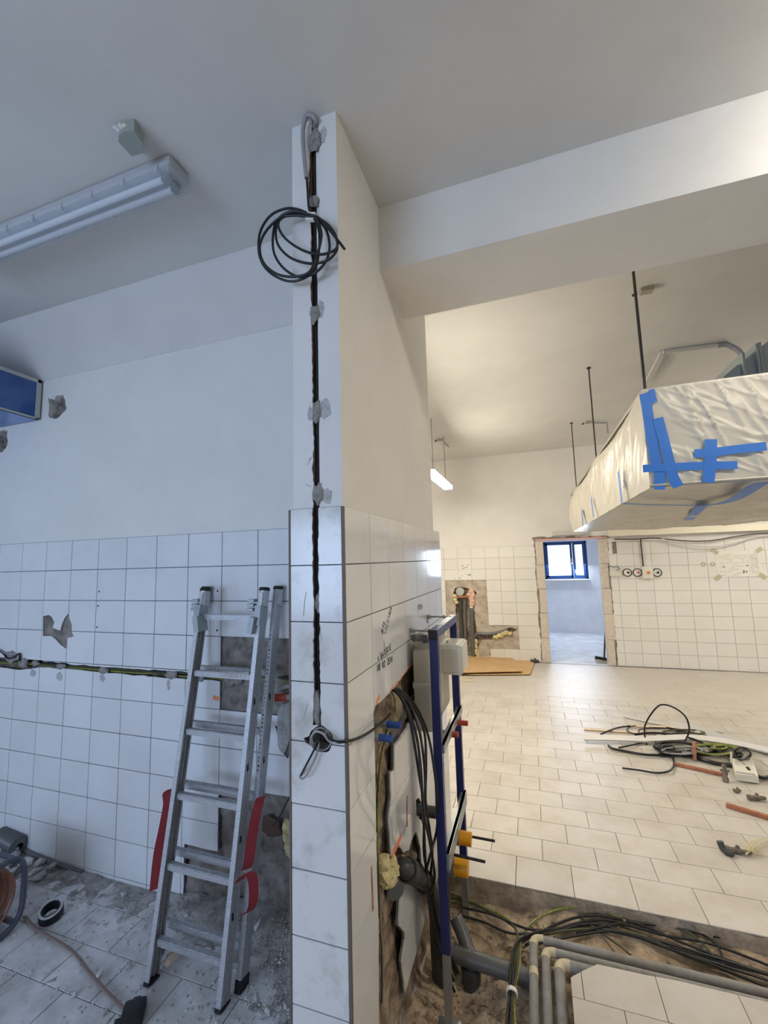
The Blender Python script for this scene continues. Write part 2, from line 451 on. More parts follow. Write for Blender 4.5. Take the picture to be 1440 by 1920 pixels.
mat('wall_stain', rgb(222, 203, 176), .8)
mat('red_soft', rgb(196, 90, 84), .5)
mat('orange_knob', rgb(214, 120, 40), .5)
mat('white_strip', rgb(222, 220, 216), .4)
mat('strip_grey', rgb(196, 194, 190), .45)

def shell(name, mb, m, **kw): return mb.build(name, m, None, kind='structure', **kw)

YP = 1.334; XW = -.594; YL = 2.054; YF = 8.0
ZC1, ZC2 = 3.53, 3.68
X0, X1 = -4.7, 5.2

# ------------------------------------------------------------------ ceiling, beam, outer walls
mb = MB(); mb.box((X0, -3.5, ZC1), (X1, 1.83, ZC1 + .2)); ceiling = shell('ceiling', mb, 'ceiling_paint')
mb = MB(); mb.box((X0, 2.2, ZC2), (X1, 8.2, ZC2 + .2)); shell('ceiling', mb, 'ceiling_paint')
# cove between ceiling and the wall behind the ladder
cv = [(1.83, ZC1 + .002), (1.875, 3.475), (1.925, 3.405), (1.97, 3.335), (2.015, 3.262), (2.055, 3.183), (2.055, 3.9), (1.83, 3.9)]
mb = MB(); n_ = len(cv); mb.add([(X0, y, z) for y, z in cv] + [(-.79, y, z) for y, z in cv], [tuple(range(n_)), tuple(range(2 * n_ - 1, n_ - 1, -1))] + [(i, (i + 1) % n_, n_ + (i + 1) % n_, n_ + i) for i in range(n_)]); shell('trim_1', mb, 'ceiling_paint', smooth=True)
mb = MB(); mb.box((X0, 2.056, 3.18), (-.79, 2.21, 3.9)); shell('trim_4', mb, 'paint')
mb = MB(); mb.box((-.6, 1.83, 3.196), (X1, 2.275, 3.9)); shell('trim_2', mb, 'paint')
mb = MB(); mb.box((X1, -3.5, -.3), (X1 + .2, 8.2, 3.9)); shell('wall_right', mb, 'paint')
mb = MB(); mb.box((X0 - .2, -3.5, -.3), (X0, 8.2, 3.9)); shell('wall_far_left', mb, 'paint')
# rear wall with the window that lights the left room
mb = MB(); slab(mb, lambda u, v, d=0: Vector((u, -3.5 - d, v)), [(X0, -.3), (X1, -.3), (X1, 3.9), (X0, 3.9)], [[(-3.8, .95), (-1., .95), (-1., 2.5), (-3.8, 2.5)]], 0, .3, back=True)
shell('wall_rear', mb, 'paint')
w1 = MB()
for a, b in (((-3.8, -3.62, .95), (-1, -3.56, 1.0)), ((-3.8, -3.62, 2.45), (-1, -3.56, 2.5)), ((-3.8, -3.62, .95), (-3.75, -3.56, 2.5)), ((-1.05, -3.62, .95), (-1, -3.56, 2.5)), ((-2.44, -3.62, .95), (-2.36, -3.56, 2.5))): w1.box(a, b)
shell('window_1', w1, 'white_plastic')

# ------------------------------------------------------------------ wall_left: tiled wall behind the ladder
PL = PY(YL)
channel = rough_poly(uvY([(-20, 1230), (60, 1237), (150, 1247), (240, 1253), (330, 1259), (420, 1263), (548, 1268), (548, 1285), (420, 1278), (330, 1272), (240, 1265), (150, 1256), (75, 1251), (60, 1254), (35, 1256), (-20, 1250)], YL), .04, .004, 1)
broken = rough_poly([(lambda p: (p.x, p.z))(onY(x / 2.571, 960 + y / 2.571, YL)) for x, y in
          [(208, 503), (235, 497), (250, 505), (262, 530), (255, 560), (290, 572), (298, 540), (312, 510), (330, 488), (335, 515), (347, 545), (345, 575), (355, 600), (335, 605), (322, 608), (320, 660), (290, 640), (268, 615), (245, 598), (206, 598)]], .03, .002, 2)
LP0 = [(-1.681, 1.012), (-.8, 1.012), (-.8, 1.408), (-1.681, 1.408)]
LP0b = rough_poly([(-1.36, .99), (-.8, .95), (-.8, 1.02), (-1.40, 1.016)], .03, .006, 4)
LP0c = rough_poly([(-1.30, .84), (-1.25, .80), (-1.22, .86), (-.8, .86), (-.8, .96), (-1.33, .96)], .03, .006, 5)
LP1 = rough_poly([(-1.684, -.02), (-.8, -.02), (-.8, .618), (-1.684, .618)], .05, .003, 3)
LP2 = rough_poly([(-1.905, -.02), (-1.68, -.02), (-1.68, .285), (-1.905, .285)], .05, .003, 6)
DUCT1 = rough_poly(uvY([(89, 745), (99, 749), (103, 741), (117, 739), (121, 752), (123, 765), (117, 773), (110, 780), (100, 785), (89, 781)], YL), .02, .006, 7)
DUCT2 = rough_poly(uvY([(-15, 806), (12, 806), (11, 818), (13, 827), (9, 840), (2, 848), (-15, 850)], YL), .02, .006, 8)
lholes = [channel, broken, LP0, LP0c, LP1, LP2]
mb = MB()
mb.cur = 0; slab(mb, PL, [(X0, 2.0), (-.79, 2.0), (-.79, 3.3), (X0, 3.3)], [DUCT1, DUCT2], .007, .14)
mb.cur = 1; slab(mb, PL, [(X0, -.05), (-.79, -.05), (-.79, 2.0), (X0, 2.0)], lholes, .0062, .02)
mb.cur = 0; mb.box((X0, YL + .12, -.3), (-.79, YL + .15, 3.9))
wl = shell('wall_left', mb, ['paint', 'grout'])
def patch(plane, poly, depth, amp, m, parent, name='bare_mortar', res=.014, sc=16., seed=0, pad=.01, fn=None):
    a = bbox(poly)
    return rough(plane, a[0] - pad, a[1] - pad, a[2] + pad, a[3] + pad, res, depth, amp, sc, seed, fn).build(name, m, parent, smooth=True, recalc=False)
patch(PL, channel, .04, .006, 'bare_dark', wl, res=.02, pad=.02)
patch(PL, broken, .010, .004, 'bare', wl, pad=.02)
patch(PL, [(-1.69, .8), (-.8, .8), (-.8, 1.42), (-1.69, 1.42)], .013, .005, 'bare', wl, pad=.0)
patch(PL, [(-1.93, -.05), (-.8, -.05), (-.8, .63), (-1.93, .63)], .028, .020, 'bare_dark', wl, sc=9, pad=.0, seed=4)
patch(PL, DUCT1, .05, .045, 'bare', wl, res=.008, sc=14, pad=.02)
patch(PL, DUCT2, .05, .045, 'bare', wl, res=.008, sc=14, pad=.02, seed=3)
lx = [-.79] + [-1.196 - .2425 * k for k in range(13)] + [X0 + .02]
lz = [2.0 - .1975 * k for k in range(11)] + [.003]
tiles(wl, 'YL', PL, [c for c in grid_cells(lx, lz) if c[0] > -4.45], lholes, .006, .004, 'tile')
for (x, y) in ((186, 1109), (182, 1176), (184, 1136), (408, 1108), (407, 1182)):   # drilled holes
    p = onY(x, y, YL); MB().cyl((p.x, YL - .0006, p.z), (p.x, YL + .002, p.z), .006, 10).build('drill_hole', 'black', wl)
rn = random.Random(3)
for i, (x, y, ru, rv) in enumerate(((20, 1232, .06, .045), (43, 1243, .045, .04), (66, 1243, .035, .02), (113, 1250, .04, .022), (193, 1257, .04, .022), (320, 1266, .045, .026), (376, 1270, .028, .024), (432, 1274, .05, .04), (448, 1274, .03, .035))):
    p = onY(x, y, YL); dab(PL, p.x, p.z, ru, rv, .008, i + 20).build('mortar_dab', 'mortar', wl, smooth=True)
for i, (x, y, ru, rv) in enumerate(((62, 1262, .035, .03), (112, 1268, .035, .03), (192, 1272, .03, .03), (316, 1284, .018, .035), (530, 1360, .05, .13))):
    p = onY(x, y, YL); dab(PL, p.x, p.z, ru, rv, .0012, i + 40).build('mortar_smear', 'smear', wl)
p = onY(405, 1309, YL); dab(PL, p.x, p.z, .03, .016, .0008, 50).build('spray_mark', 'orange_spray', wl)

# ------------------------------------------------------------------ wall_middle: the thin wall end facing the camera
PF = PY(YP); PS = PXp(XW)
ch_l = [(583, 205), (583, 232), (578, 290), (577, 330), (576, 363), (577, 400), (582, 440), (580, 470), (583, 500), (580, 540), (582, 565), (582, 610), (583, 660), (584, 745), (585, 800), (586, 840), (583, 880), (586, 905), (585, 950), (586, 1040), (587, 1110), (588, 1160), (587, 1230), (588, 1290), (586, 1360)]
ch_r = [(595, 205), (596, 232), (597, 290), (598, 330), (597, 363), (598, 400), (592, 440), (594, 470), (593, 500), (595, 540), (595, 565), (595, 610), (597, 660), (598, 745), (598, 800), (600, 840), (600, 880), (602, 905), (597, 950), (597, 1040), (598, 1110), (599, 1160), (599, 1230), (601, 1290), (602, 1360)]
chase = rough_poly(uvY(ch_l + ch_r[::-1], YP), .012, .0022, 11)
hc = onY(602, 1386, YP)
hole_r = []
for k in range(22):
    a = 2 * math.pi * k / 22; q = .042 * (1 + .06 * math.sin(5 * a)); hole_r.append((hc.x + q * math.cos(a), hc.z + q * math.sin(a)))
chip = uvY([(569, 1384), (578, 1381), (590, 1368), (592, 1400), (582, 1398), (573, 1393)], YP)
fholes = [chase, hole_r, chip]
def sx(pts): return uvX(pts, XW)
big = sx([(700, 1340), (704, 1322), (720, 1310), (730, 1300), (745, 1282), (760, 1260), (768, 1252), (780, 1240), (795, 1228), (812, 1222), (812, 1330), (785, 1345), (769, 1354), (756, 1375), (740, 1397), (739, 1444), (732, 1449), (733, 1500), (732, 1509), (729, 1541), (732, 1575), (734, 1606),
          (741, 1588), (748, 1585), (757, 1598), (767, 1594), (772, 1575), (780, 1559), (785, 1575), (789, 1590), (791, 1620), (800, 1636), (812, 1650), (812, 1830), (780, 1870), (769, 1845), (778, 1800), (786, 1767), (799, 1715), (791, 1684), (785, 1668), (779, 1665),
          (755, 1652), (751, 1684), (747, 1735), (758, 1746), (760, 1762), (754, 1804), (758, 1840), (760, 1862), (735, 1975), (712, 1985), (711, 1900), (709, 1700), (706, 1600), (704, 1410), (702, 1380)])
big = rough_poly(big, .02, .0028, 12)
stubh = rough_poly(sx([(780, 1500), (786, 1496), (793, 1508), (797, 1530), (795, 1548), (786, 1535), (781, 1520)]), .02, .004, 13)
sholes = [big, stubh]
mb = MB()
mb.cur = 0; slab(mb, PF, [(-.790, 2.0), (-.6055, 2.0), (-.6055, ZC1 + .02), (-.790, ZC1 + .02)], [chase], .007, .016)
mb.cur = 1; slab(mb, PF, [(-.800, -.25), (-.601, -.25), (-.601, 2.0), (-.800, 2.0)], fholes, .0062, .016)
mb.cur = 0; slab(mb, PS, [(1.3405, 2.0), (2.82, 2.0), (2.82, 3.9), (1.3405, 3.9)], [], .005, .014)
mb.cur = 1; slab(mb, PS, [(1.342, -.35), (1.588, -.35), (1.588, .042), (2.99, .042), (2.99, 2.0), (1.342, 2.0)], sholes, .0062, .016)
mb.cur = 0; mb.box((-.79, 1.405, -.35), (-.70, 2.815, 3.9)); mb.box((-.79, 2.8, -.35), (-.603, 2.985, 1.996)); mb.box((-.79, 2.77, 2.0), (-.6, 2.819, 3.9)); mb.box((-.79, 1.36, -.35), (-.765, 1.41, 3.52)); mb.box((-.69, 1.35, 2.0), (-.612, 1.41, 3.9)); mb.box((-.69, 1.405, 2.0), (-.612, 2.8, 3.9))
wm = shell('wall_middle', mb, ['paint', 'grout'])
rough(PF, -.78, 1.15, -.61, 3.52, .010, .027, .006, 22, 2, lambda u, v: .06 if (u - hc.x) ** 2 + (v - hc.z) ** 2 < .037 ** 2 else 0).build('brick_core', 'brick', wm, smooth=True, recalc=False)
rough(PS, 1.36, -.3, 2.99, 1.45, .014, .036, .024, 11, 5).build('rubble_core', 'rubble_wall', wm, smooth=True, recalc=False)
fz = [2.0, 1.80, 1.608, 1.410, 1.218, 1.02, .822, .624, .426, .228, .03, -.2]
tiles(wm, 'YP', PF, grid_cells([-.800, -.597], fz), fholes, .006, .004, 'tile_dirty')
sy = [1.346, 1.588, 1.818, 2.06, 2.302, 2.545, 2.787, 2.992]
tiles(wm, 'XW', PS, grid_cells(sy, [2.0, 1.80, 1.605, 1.41, 1.215, 1.02, .825, .63, .435, .24, .045]), sholes, .006, .0035, 'tile')
# the long stretch of tiles left of the chase goes on down into the trench
tiles(wm, 'XW', PS, [(1.346, -.15, 1.588, .045)], [], .006, .0035, 'tile')
mb = MB(); mb.box((-.602, YP - .0015, -.25), (-.5925, YP + .009, 1.998)); mb.build('corner_trim', 'trim', wm)
mb = MB(); mb.box((-.806, YP - .0015, -.25), (-.799, YP + .02, 1.998)); mb.build('corner_trim', 'trim', wm)
for i, (x, y, ru, rv, t) in enumerate(((590, 262, .026, .052, .004), (587, 376, .020, .024, .002), (589, 588, .021, .036, .003), (592, 770, .019, .042, .002), (595, 926, .021, .038, .002), (594, 1132, .012, .038, -.006), (593, 1330, .014, .066, -.004))):
    p = onY(x, y, YP); dab(PF, p.x, p.z, ru, rv, .006, i + 60, base=-t + .004).build('mortar_dab', 'mortar', wm, smooth=True)
for i, (x, y, ru, rv) in enumerate(((606, 252, .018, .036), (601, 580, .018, .04), (610, 768, .026, .042), (612, 930, .024, .036), (582, 775, .014, .03), (600, 445, .008, .03))):
    p = onY(x, y, YP + .006); dab(PF, p.x, p.z, ru, rv, .0012, i + 80, base=-.0002 if y > 1000 else .0065).build('mortar_smear', 'smear', wm)
# junction hole ring
mb = MB()
for k in range(24):
    a0 = 2 * math.pi * k / 24; a1 = 2 * math.pi * (k + 1) / 24; q = [Vector((hc.x + r * math.cos(a), y, hc.z + r * math.sin(a))) for a in (a0, a1) for r, y in ((.037, YP + .05), (.037, YP + .001), (.033, YP + .001), (.033, YP + .05))]
    mb.add(q, [(0, 1, 5, 4), (1, 2, 6, 5), (2, 3, 7, 6)])
mb.build('box_ring', 'pvc_light', wm, smooth=True)
# orange spray along the broken edge and pen writing on the side face
def spray(pts, w):
    mb = MB(); ribbon(mb, PS, sx(pts), w, -.0002, .0004); mb.build('spray_mark', 'orange_spray', wm)
spray([(705, 1320), (708, 1312), (712, 1305)], .020)
spray([(731, 1296), (738, 1287), (746, 1278)], .008)
spray([(752, 1271), (758, 1263), (764, 1256)], .007)
spray([(766, 1252), (772, 1246), (780, 1237)], .012)
spray([(735, 1604), (742, 1590), (748, 1577), (752, 1568)], .026)
mb = MB()
u, v = sx([(708, 1242)])[0]; q = Vector(sx([(728, 1222)])[0]) - Vector((u, v)); write(mb, PS, '+ BATERIE', u, v, q.x, q.y, .0235, .0055, 1)
u, v = sx([(707, 1259)])[0]; q = Vector(sx([(732, 1243)])[0]) - Vector((u, v)); write(mb, PS, "NO 82 ZEMI'", u, v, q.x, q.y, .0245, .0055, 1)
u, v = sx([(723, 1192)])[0]; q = Vector(sx([(733, 1148)])[0]) - Vector((u, v)); write(mb, PS, "VY'LEVKA", u, v, q.x, q.y, .024, .0042, 1)
u, v = sx([(717.5, 1188)])[0]; q = Vector(sx([(721, 1170)])[0]) - Vector((u, v)); write(mb, PS, 'BIL', u, v, q.x, q.y, .024, .006, 1)
ribbon(mb, PS, sx([(719.5, 1202), (720.5, 1214)]), .004, -.0006, .0002)
u, v = sx([(783, 1144)])[0]; q = Vector(sx([(797, 1140)])[0]) - Vector((u, v)); write(mb, PS, 'VYZDI', u, v, q.x, q.y, .026, .004, 1)
mb.build('handwriting', 'ink', wm, kind='stuff')
for (x0, y0, x1, y1) in ((696, 1625, 699, 1706), (763, 1492, 763, 1550)):
    mb = MB(); ribbon(mb, PS, sx([(x0, y0), ((x0 + x1) / 2, (y0 + y1) / 2), (x1, y1)]), .014, .002, .0035); mb.build('wall_slit', 'brick', wm)
mb = MB()
for pts in ([(574, 1110), (571, 1130), (569, 1155)], [(600, 1172), (603, 1202)], [(576, 1322), (569, 1348)], [(577, 862), (583, 856), (574, 872)], [(571, 905), (574, 910), (582, 911)], [(610, 1098), (608, 1099)]):
    ribbon(mb, PF, uvY(pts, YP), .0016, -.0004 if pts[0][1] > 950 else .0066, .0003)
mb.build('scratch', 'ink_soft', wm, kind='stuff')

# ------------------------------------------------------------------ wall_far with the door opening
PFR = PY(YF)
def fy(pts): return uvY(pts, YF)
DX0, DX1, DZ = .235, 1.118, 2.075
far_patch = [fy([(834.5, 1088)])[0], fy([(911.5, 1087)])[0], fy([(917, 1172.5)])[0], fy([(972, 1173)])[0], fy([(975, 1218)])[0], fy([(920, 1217)])[0], fy([(920.5, 1231)])[0], fy([(838, 1231)])[0]]
fcx0 = fy([(911.5, 1087)])[0][0]
cav = rough_poly(fy([(852, 1103), (862, 1101), (866, 1101), (875, 1102), (880, 1105), (886, 1103), (894, 1112), (889, 1118), (888, 1140), (892, 1170), (895, 1186), (915, 1190), (945, 1181), (952, 1178), (960, 1176), (970, 1180), (962, 1187), (930, 1200), (905, 1200), (895, 1215), (893, 1231), (852, 1231), (852, 1180), (855, 1140), (849, 1120)]), .04, .012, 14)
mb = MB()
outer_f = [(X0, 2.0), (.1, 2.0), (.1, 2.115), (1.245, 2.115), (1.245, 2.0), (X1, 2.0), (X1, 3.9), (X0, 3.9)]
mb.cur = 0; slab(mb, PFR, outer_f, [], .008, .2)
mb.cur = 1; slab(mb, PFR, [(X0, -.05), (.1, -.05), (.1, 2.0), (X0, 2.0)], [cav, far_patch], .0065, .2)
mb.cur = 1; slab(mb, PFR, [(1.245, -.05), (X1, -.05), (X1, 2.0), (1.245, 2.0)], [], .0065, .2)
mb.cur = 2; slab(mb, PFR, far_patch, [cav], .012, .1)
mb.cur = 0; mb.box((X0, YF + .16, -.05), (DX0 - .14, YF + .2, 2.0))
wf = shell('wall_far', mb, ['paint', 'grout_light', 'bare_far'])
patch(PFR, cav, .075, .03, 'rubble_wall', wf, res=.03, sc=7)
frow = [2.0 - .1985 * k for k in range(10)] + [.006]
fcl = [.098] + [fcx0 + .2505 * k for k in range(2, -9, -1)]
fcr = [1.247] + [1.3643 + .2512 * k for k in range(0, 10)]
tiles(wf, 'YF', PFR, grid_cells(fcl, frow), [far_patch], .006, .004, 'tile_far')
tiles(wf, 'YF', PFR, grid_cells(fcr, frow), [], .006, .004, 'tile_far')
# aerated blocks lining the opening, with a ragged plaster edge
for side, (a, b) in enumerate(((.108, DX0), (DX1, 1.238))):
    for k in range(5):
        z0 = .0 + k * .415; z1 = min(z0 + .41, DZ + .03)
        mb = MB(); mb.box((a + (.012 * ((k * 7) % 3 - 1) if side == 0 else 0), YF - .004, z0), (b + (.012 * ((k * 5) % 3 - 1) if side else 0), YF + .2, z1), bev=.004)
        mb.build('block', 'aerated', wf)
mb = MB(); mb.box((.108, YF - .006, DZ), (1.238, YF + .2, 2.100), bev=.004); mb.build('lintel', 'pink_strip', wf)
mb = MB(); slab(mb, PFR, rough_poly([(.06, 2.092), (1.29, 2.078), (1.3, 2.115), (.06, 2.14)], .05, .012, 15), [], -.004, .02)
slab(mb, PFR, rough_poly([(.085, .02), (.118, .02), (.118, 2.09), (.085, 2.09)], .05, .012, 16), [], -.003, .02)
slab(mb, PFR, rough_poly([(1.228, .02), (1.25, .02), (1.25, 2.09), (1.228, 2.09)], .05, .012, 17), [], -.003, .02)
mb.build('plaster_edge', 'bare', wf)
mb = MB()
for pts in ([(865, 1062), (870, 1060)], [(876, 1060), (879, 1059)], [(867, 1066), (877, 1063)], [(852, 1086), (854, 1085)], [(861, 1085), (864, 1083)], [(866, 1080), (867, 1079)], [(873, 1077), (874, 1075)], [(878, 1077), (883, 1077)], [(877, 1079), (883, 1078)]):
    ribbon(mb, PFR, fy(pts), .012, -.0008, .0003)
mb.build('handwriting', 'ink_soft', wf, kind='stuff')
MB().box((fy([(1147, 1016)])[0][0], YF - .004, fy([(1147, 1038)])[0][1]), (fy([(1155, 1016)])[0][0], YF, fy([(1147, 1016)])[0][1])).build('wall_plate', 'bare', wf)
p = fy([(1006, 975)])[0]

# ------------------------------------------------------------------ room behind the door
mb = MB(); slab(mb, PY(11.2), [(-.6, -.05), (2.6, -.05), (2.6, 2.8), (-.6, 2.8)], [[(.325, 1.245), (1.29, 1.245), (1.29, 2.14), (.325, 2.14)]], 0, .3)
mb.box((-.7, 8.2, -.05), (-.6, 11.5, 2.8)); mb.box((2.6, 8.2, -.05), (2.7, 11.5, 2.8)); mb.box((-.7, 8.2, 2.7), (2.7, 11.5, 2.8))
mb.box((-.7, 8.2, -.05), (DX0 - .13, 8.25, 2.8)); mb.box((DX1 + .13, 8.2, -.05), (2.7, 8.25, 2.8)); mb.box((DX0 - .14, 8.2, 2.1), (DX1 + .14, 8.25, 2.8))
shell('wall_back_room', mb, 'backroom')
mb = MB(); mb.box((-.7, 7.98, -.3), (2.7, 11.5, 0)); shell('floor', mb, 'backfloor')
w2 = MB()
for a, b in (((.325, 1.245), (.365, 2.14)), ((1.25, 1.245), (1.29, 2.14)), ((.325, 1.245), (1.29, 1.285)), ((.325, 2.1), (1.29, 2.14))): w2.box((a[0], 11.2, a[1]), (b[0], 11.27, b[1]))
win2 = shell('window_2', w2, 'window_blue')
m1 = MB()
for a, b in (((.365, 1.285), (.42, 2.1)), ((.92, 1.285), (.965, 2.1)), ((.365, 1.285), (.965, 1.33)), ((.365, 2.06), (.965, 2.1))): m1.box((a[0], 11.18, a[1]), (b[0], 11.24, b[1]))
sash = m1.build('fixed_sash', 'window_blue', win2)
R_ = Matrix.Rotation(math.radians(-28), 3, 'Z'); m2 = MB(); pv = (1.25, 11.2, 1.7)
for a, b in (((.965, 1.285), (1.0, 2.1)), ((1.2, 1.285), (1.25, 2.1)), ((.965, 1.285), (1.25, 1.33)), ((.965, 2.06), (1.25, 2.1))): m2.box((a[0], 11.17, a[1]), (b[0], 11.23, b[1]), R_, pv)
sash2 = m2.build('open_sash', 'window_blue', win2)
MB().box((.42, 11.205, 1.33), (.92, 11.212, 2.06)).build('pane', 'glass', sash)
MB().box((1.0, 11.2, 1.33), (1.2, 11.207, 2.06), R_, pv).build('pane', 'glass', sash2)
MB().box((.935, 11.15, 1.60), (.95, 11.18, 1.74), bev=.004).build('handle', 'white_plastic', sash)
MB().box((.31, 11.12, 1.215), (1.31, 11.22, 1.243), bev=.004).build('sill', 'white_plastic', win2)

# ------------------------------------------------------------------ floors
YE = 2.672      # trench edge
mb = MB(); mb.cur = 0; mb.box((X0, YE + .006, -.12), (X1, 8.0, -.008)); mb.cur = 1
# beyond the laid-out tiles the same running bond goes on in the material
Y_T = 6.14
flr = MB(); flr.box((X0, YE + .004, -.125), (X1, 8.0, -.0085)); fr = shell('floor', flr, 'floor_grout')
m = MATS['floor_tile'].copy(); m.name = 'floor_bond'; MATS['floor_bond'] = m
nt = m.node_tree; N = nt.nodes; L = nt.links; b = N['Principled BSDF']
bt = N.new('ShaderNodeTexBrick'); geo = N.new('ShaderNodeNewGeometry'); mp = N.new('ShaderNodeMapping')
mp.inputs['Location'].default_value = (-.115 + .15, -2.920 + .203, 0)
L.new(geo.outputs['Position'], mp.inputs['Vector']); L.new(mp.outputs['Vector'], bt.inputs['Vector'])
bt.inputs['Scale'].default_value = 1.0; bt.inputs['Brick Width'].default_value = .303; bt.inputs['Row Height'].default_value = .203
bt.inputs['Mortar Size'].default_value = .002; bt.offset = .5
bt.inputs['Color1'].default_value = rgb(192, 187, 179); bt.inputs['Color2'].default_value = rgb(187, 181, 172); bt.inputs['Mortar'].default_value = rgb(160, 150, 136)
L.new(bt.outputs['Color'], b.inputs['Base Color'])
MB().box((X0, Y_T, -.0085), (X1, 8.0, 0)).build('far_tiling', 'floor_bond', fr)
PFl = PZ(0.)
rows_r = [YE, 2.92] + [2.92 + .203 * k for k in range(1, 17)]
rows_r = [y for y in rows_r if y < Y_T - .1] + [Y_T]
cells = []
for j in range(len(rows_r) - 1):
    off = .115 if j % 2 == 0 else .265
    k0 = math.floor((-1.1 - off) / .303)
    for k in range(k0, k0 + 16):
        a = off + k * .303
        if a < 3.0: cells.append((a, rows_r[j], a + .303, rows_r[j + 1]))
print('right floor tiles', len(cells))
tiles(fr, 'FL', PFl, cells, [], .008, .003, 'floor_tile', jit=.0003)
cells_o = [(X0, YE, min(c[0] for c in cells) , Y_T), (max(c[2] for c in cells), YE, X1, Y_T)]
mb = MB()
for c in cells_o: mb.box((c[0], c[1], -.0085), (c[2] - .003, c[3], 0))
mb.build('side_tiling', 'floor_bond', fr)
# broken concrete skirt of the slab towards the trench
rough(lambda u, v, d=0: Vector((u, YE + d - .004, v)), -.6, -.13, 3.4, -.004, .02, .0, .016, 9, 3).build('slab_edge', 'concrete', fr, smooth=True, recalc=False)

# island of floor at the lower right
isl = rough_poly(uvZ([(1070, 1832), (1120, 1808), (1175, 1820), (1250, 1835), (1440, 1878)], 0) + [(3.2, 2.34), (3.2, .5), (.045, .5), (.047, 1.9)], .06, .004, 21)
mb = MB(); slab(mb, PFl, isl, [], .0085, .14); isf = shell('floor', mb, 'floor_grout')
out_isl = [[(-2, 3), (5, 3), (5, -1), (-2, -1)]]
cells = []
for j, (y0, y1) in enumerate(((2.11, 2.36), (1.907, 2.11), (1.704, 1.907), (1.5, 1.704))):
    off = .10 if j % 2 == 0 else .245
    for k in range(-1, 9): cells.append((off + k * .2985, y0, off + k * .2985 + .2985, y1))
def clip_to(poly, c):
    poly = ccw(poly)
    rect = [Vector((c[0] + .0015, c[1] + .0015)), Vector((c[2] - .0015, c[1] + .0015)), Vector((c[2] - .0015, c[3] - .0015)), Vector((c[0] + .0015, c[3] - .0015))]
    vs = rect + [Vector(p) for p in poly]; V, E_, Fs, ov, oe, of = delaunay_2d_cdt(vs, [], [[0, 1, 2, 3], list(range(4, 4 + len(poly)))], 1, 1e-6, True)
    return V, [f for f, o in zip(Fs, of) if 0 in o and 1 in o]
def clipped_slab(parent, poly, c, d0, d1, m, plane=PFl, name='tile'):
    V, Fs = clip_to(poly, c)
    if not Fs or area2(V, Fs) < .0004: return
    used = sorted({i for f in Fs for i in f}); ix = {k: n for n, k in enumerate(used)}; n = len(used); cnt = set()
    for f in Fs:
        for i in range(len(f)): cnt.add((f[i], f[(i + 1) % len(f)]))
    fs = [tuple(ix[i] for i in f) for f in Fs] + [(ix[b_], ix[a_], ix[a_] + n, ix[b_] + n) for a_, b_ in cnt if (b_, a_) not in cnt]
    mb = MB(); mb.add([plane(V[k].x, V[k].y, d0) for k in used] + [plane(V[k].x, V[k].y, d1) for k in used], fs); mb.build(name, m, parent)
for c in cells: clipped_slab(isf, isl, c, 0, .008, 'floor_tile')
# left floor, dusty
mb = MB(); mb.box((X0, -3.5, -.12), (-.8, YL + .05, -.0085)); mb.box((-.8, -3.5, -.12), (-.62, YP, -.0085)); fl = shell('floor', mb, 'floor_grout_dusty')
cells = []
for j in range(7):
    y0 = .90 + .2 * j; off = -2.165 if j % 2 == 1 else -2.017
    for k in range(-6, 5):
        a = off + .2985 * k; b_ = a + .2985
        if b_ > -.8 and a < -.8: b_ = -.803
        if a > -.81: continue
        cells.append((a, y0, b_, min(y0 + .2, YL)))
tiles(fl, 'FLL', PFl, cells, [], .008, .004, 'floor_tile_dusty', jit=.0005)
mb = MB(); mb.box((X0, -3.5, -.0085), (-.8, .897, 0)); mb.box((X0, .9, -.0085), (-3.82, YL, 0)); mb.box((-.8, -3.5, -.0085), (-.62, YP, 0)); mb.build('rear_tiling', 'floor_tile_dusty', fl)
# rest of the floor behind the camera
mb = MB(); mb.box((-.62, -3.5, -.12), (X1, .5, 0)); mb.box((3.2, .5, -.12), (X1, YE, 0)); shell('floor', mb, 'floor_tile')
# ------------------------------------------------------------------ more helpers
def ribbon3(mb, pts, wv, w, th=.0015):
    pts = [Vector(p) for p in pts]; wv = [Vector(a) for a in wv] if isinstance(wv[0], (tuple, list, Vector)) else [Vector(wv)] * len(pts)
    A = []; 
    for i, p in enumerate(pts):
        t = (pts[min(i + 1, len(pts) - 1)] - pts[max(i - 1, 0)]).normalized(); q = wv[i].normalized() * w / 2; n = t.cross(wv[i]).normalized() * th / 2
        A.append([p - q - n, p + q - n, p + q + n, p - q + n])
    vs = [v for a in A for v in a]; fs = [(0, 1, 2, 3), tuple(len(vs) - 4 + k for k in (3, 2, 1, 0))]
    for i in range(len(pts) - 1):
        for k in range(4): fs.append((4 * i + k, 4 * i + (k + 1) % 4, 4 * i + 4 + (k + 1) % 4, 4 * i + 4 + k))
    return mb.add(vs, fs)
def prism(mb, pts, vec):
    pts = [Vector(p) for p in pts]; n = len(pts); v = Vector(vec)
    return mb.add(pts + [p + v for p in pts], [tuple(range(n)), tuple(range(2 * n - 1, n - 1, -1))] + [(i, n + i, n + (i + 1) % n, (i + 1) % n) for i in range(n)])
def lathe(mb, c, axis, prof, seg=20):
    """prof = (distance along the axis, radius)"""
    c = Vector(c); a = Vector(axis).normalized(); u = a.orthogonal().normalized(); w = a.cross(u); vs = []
    for h, r in prof:
        for k in range(seg): t = 2 * math.pi * k / seg; vs.append(c + a * h + u * math.cos(t) * r + w * math.sin(t) * r)
    fs = [(i * seg + k, i * seg + (k + 1) % seg, (i + 1) * seg + (k + 1) % seg, (i + 1) * seg + k) for i in range(len(prof) - 1) for k in range(seg)]
    return mb.add(vs, fs)
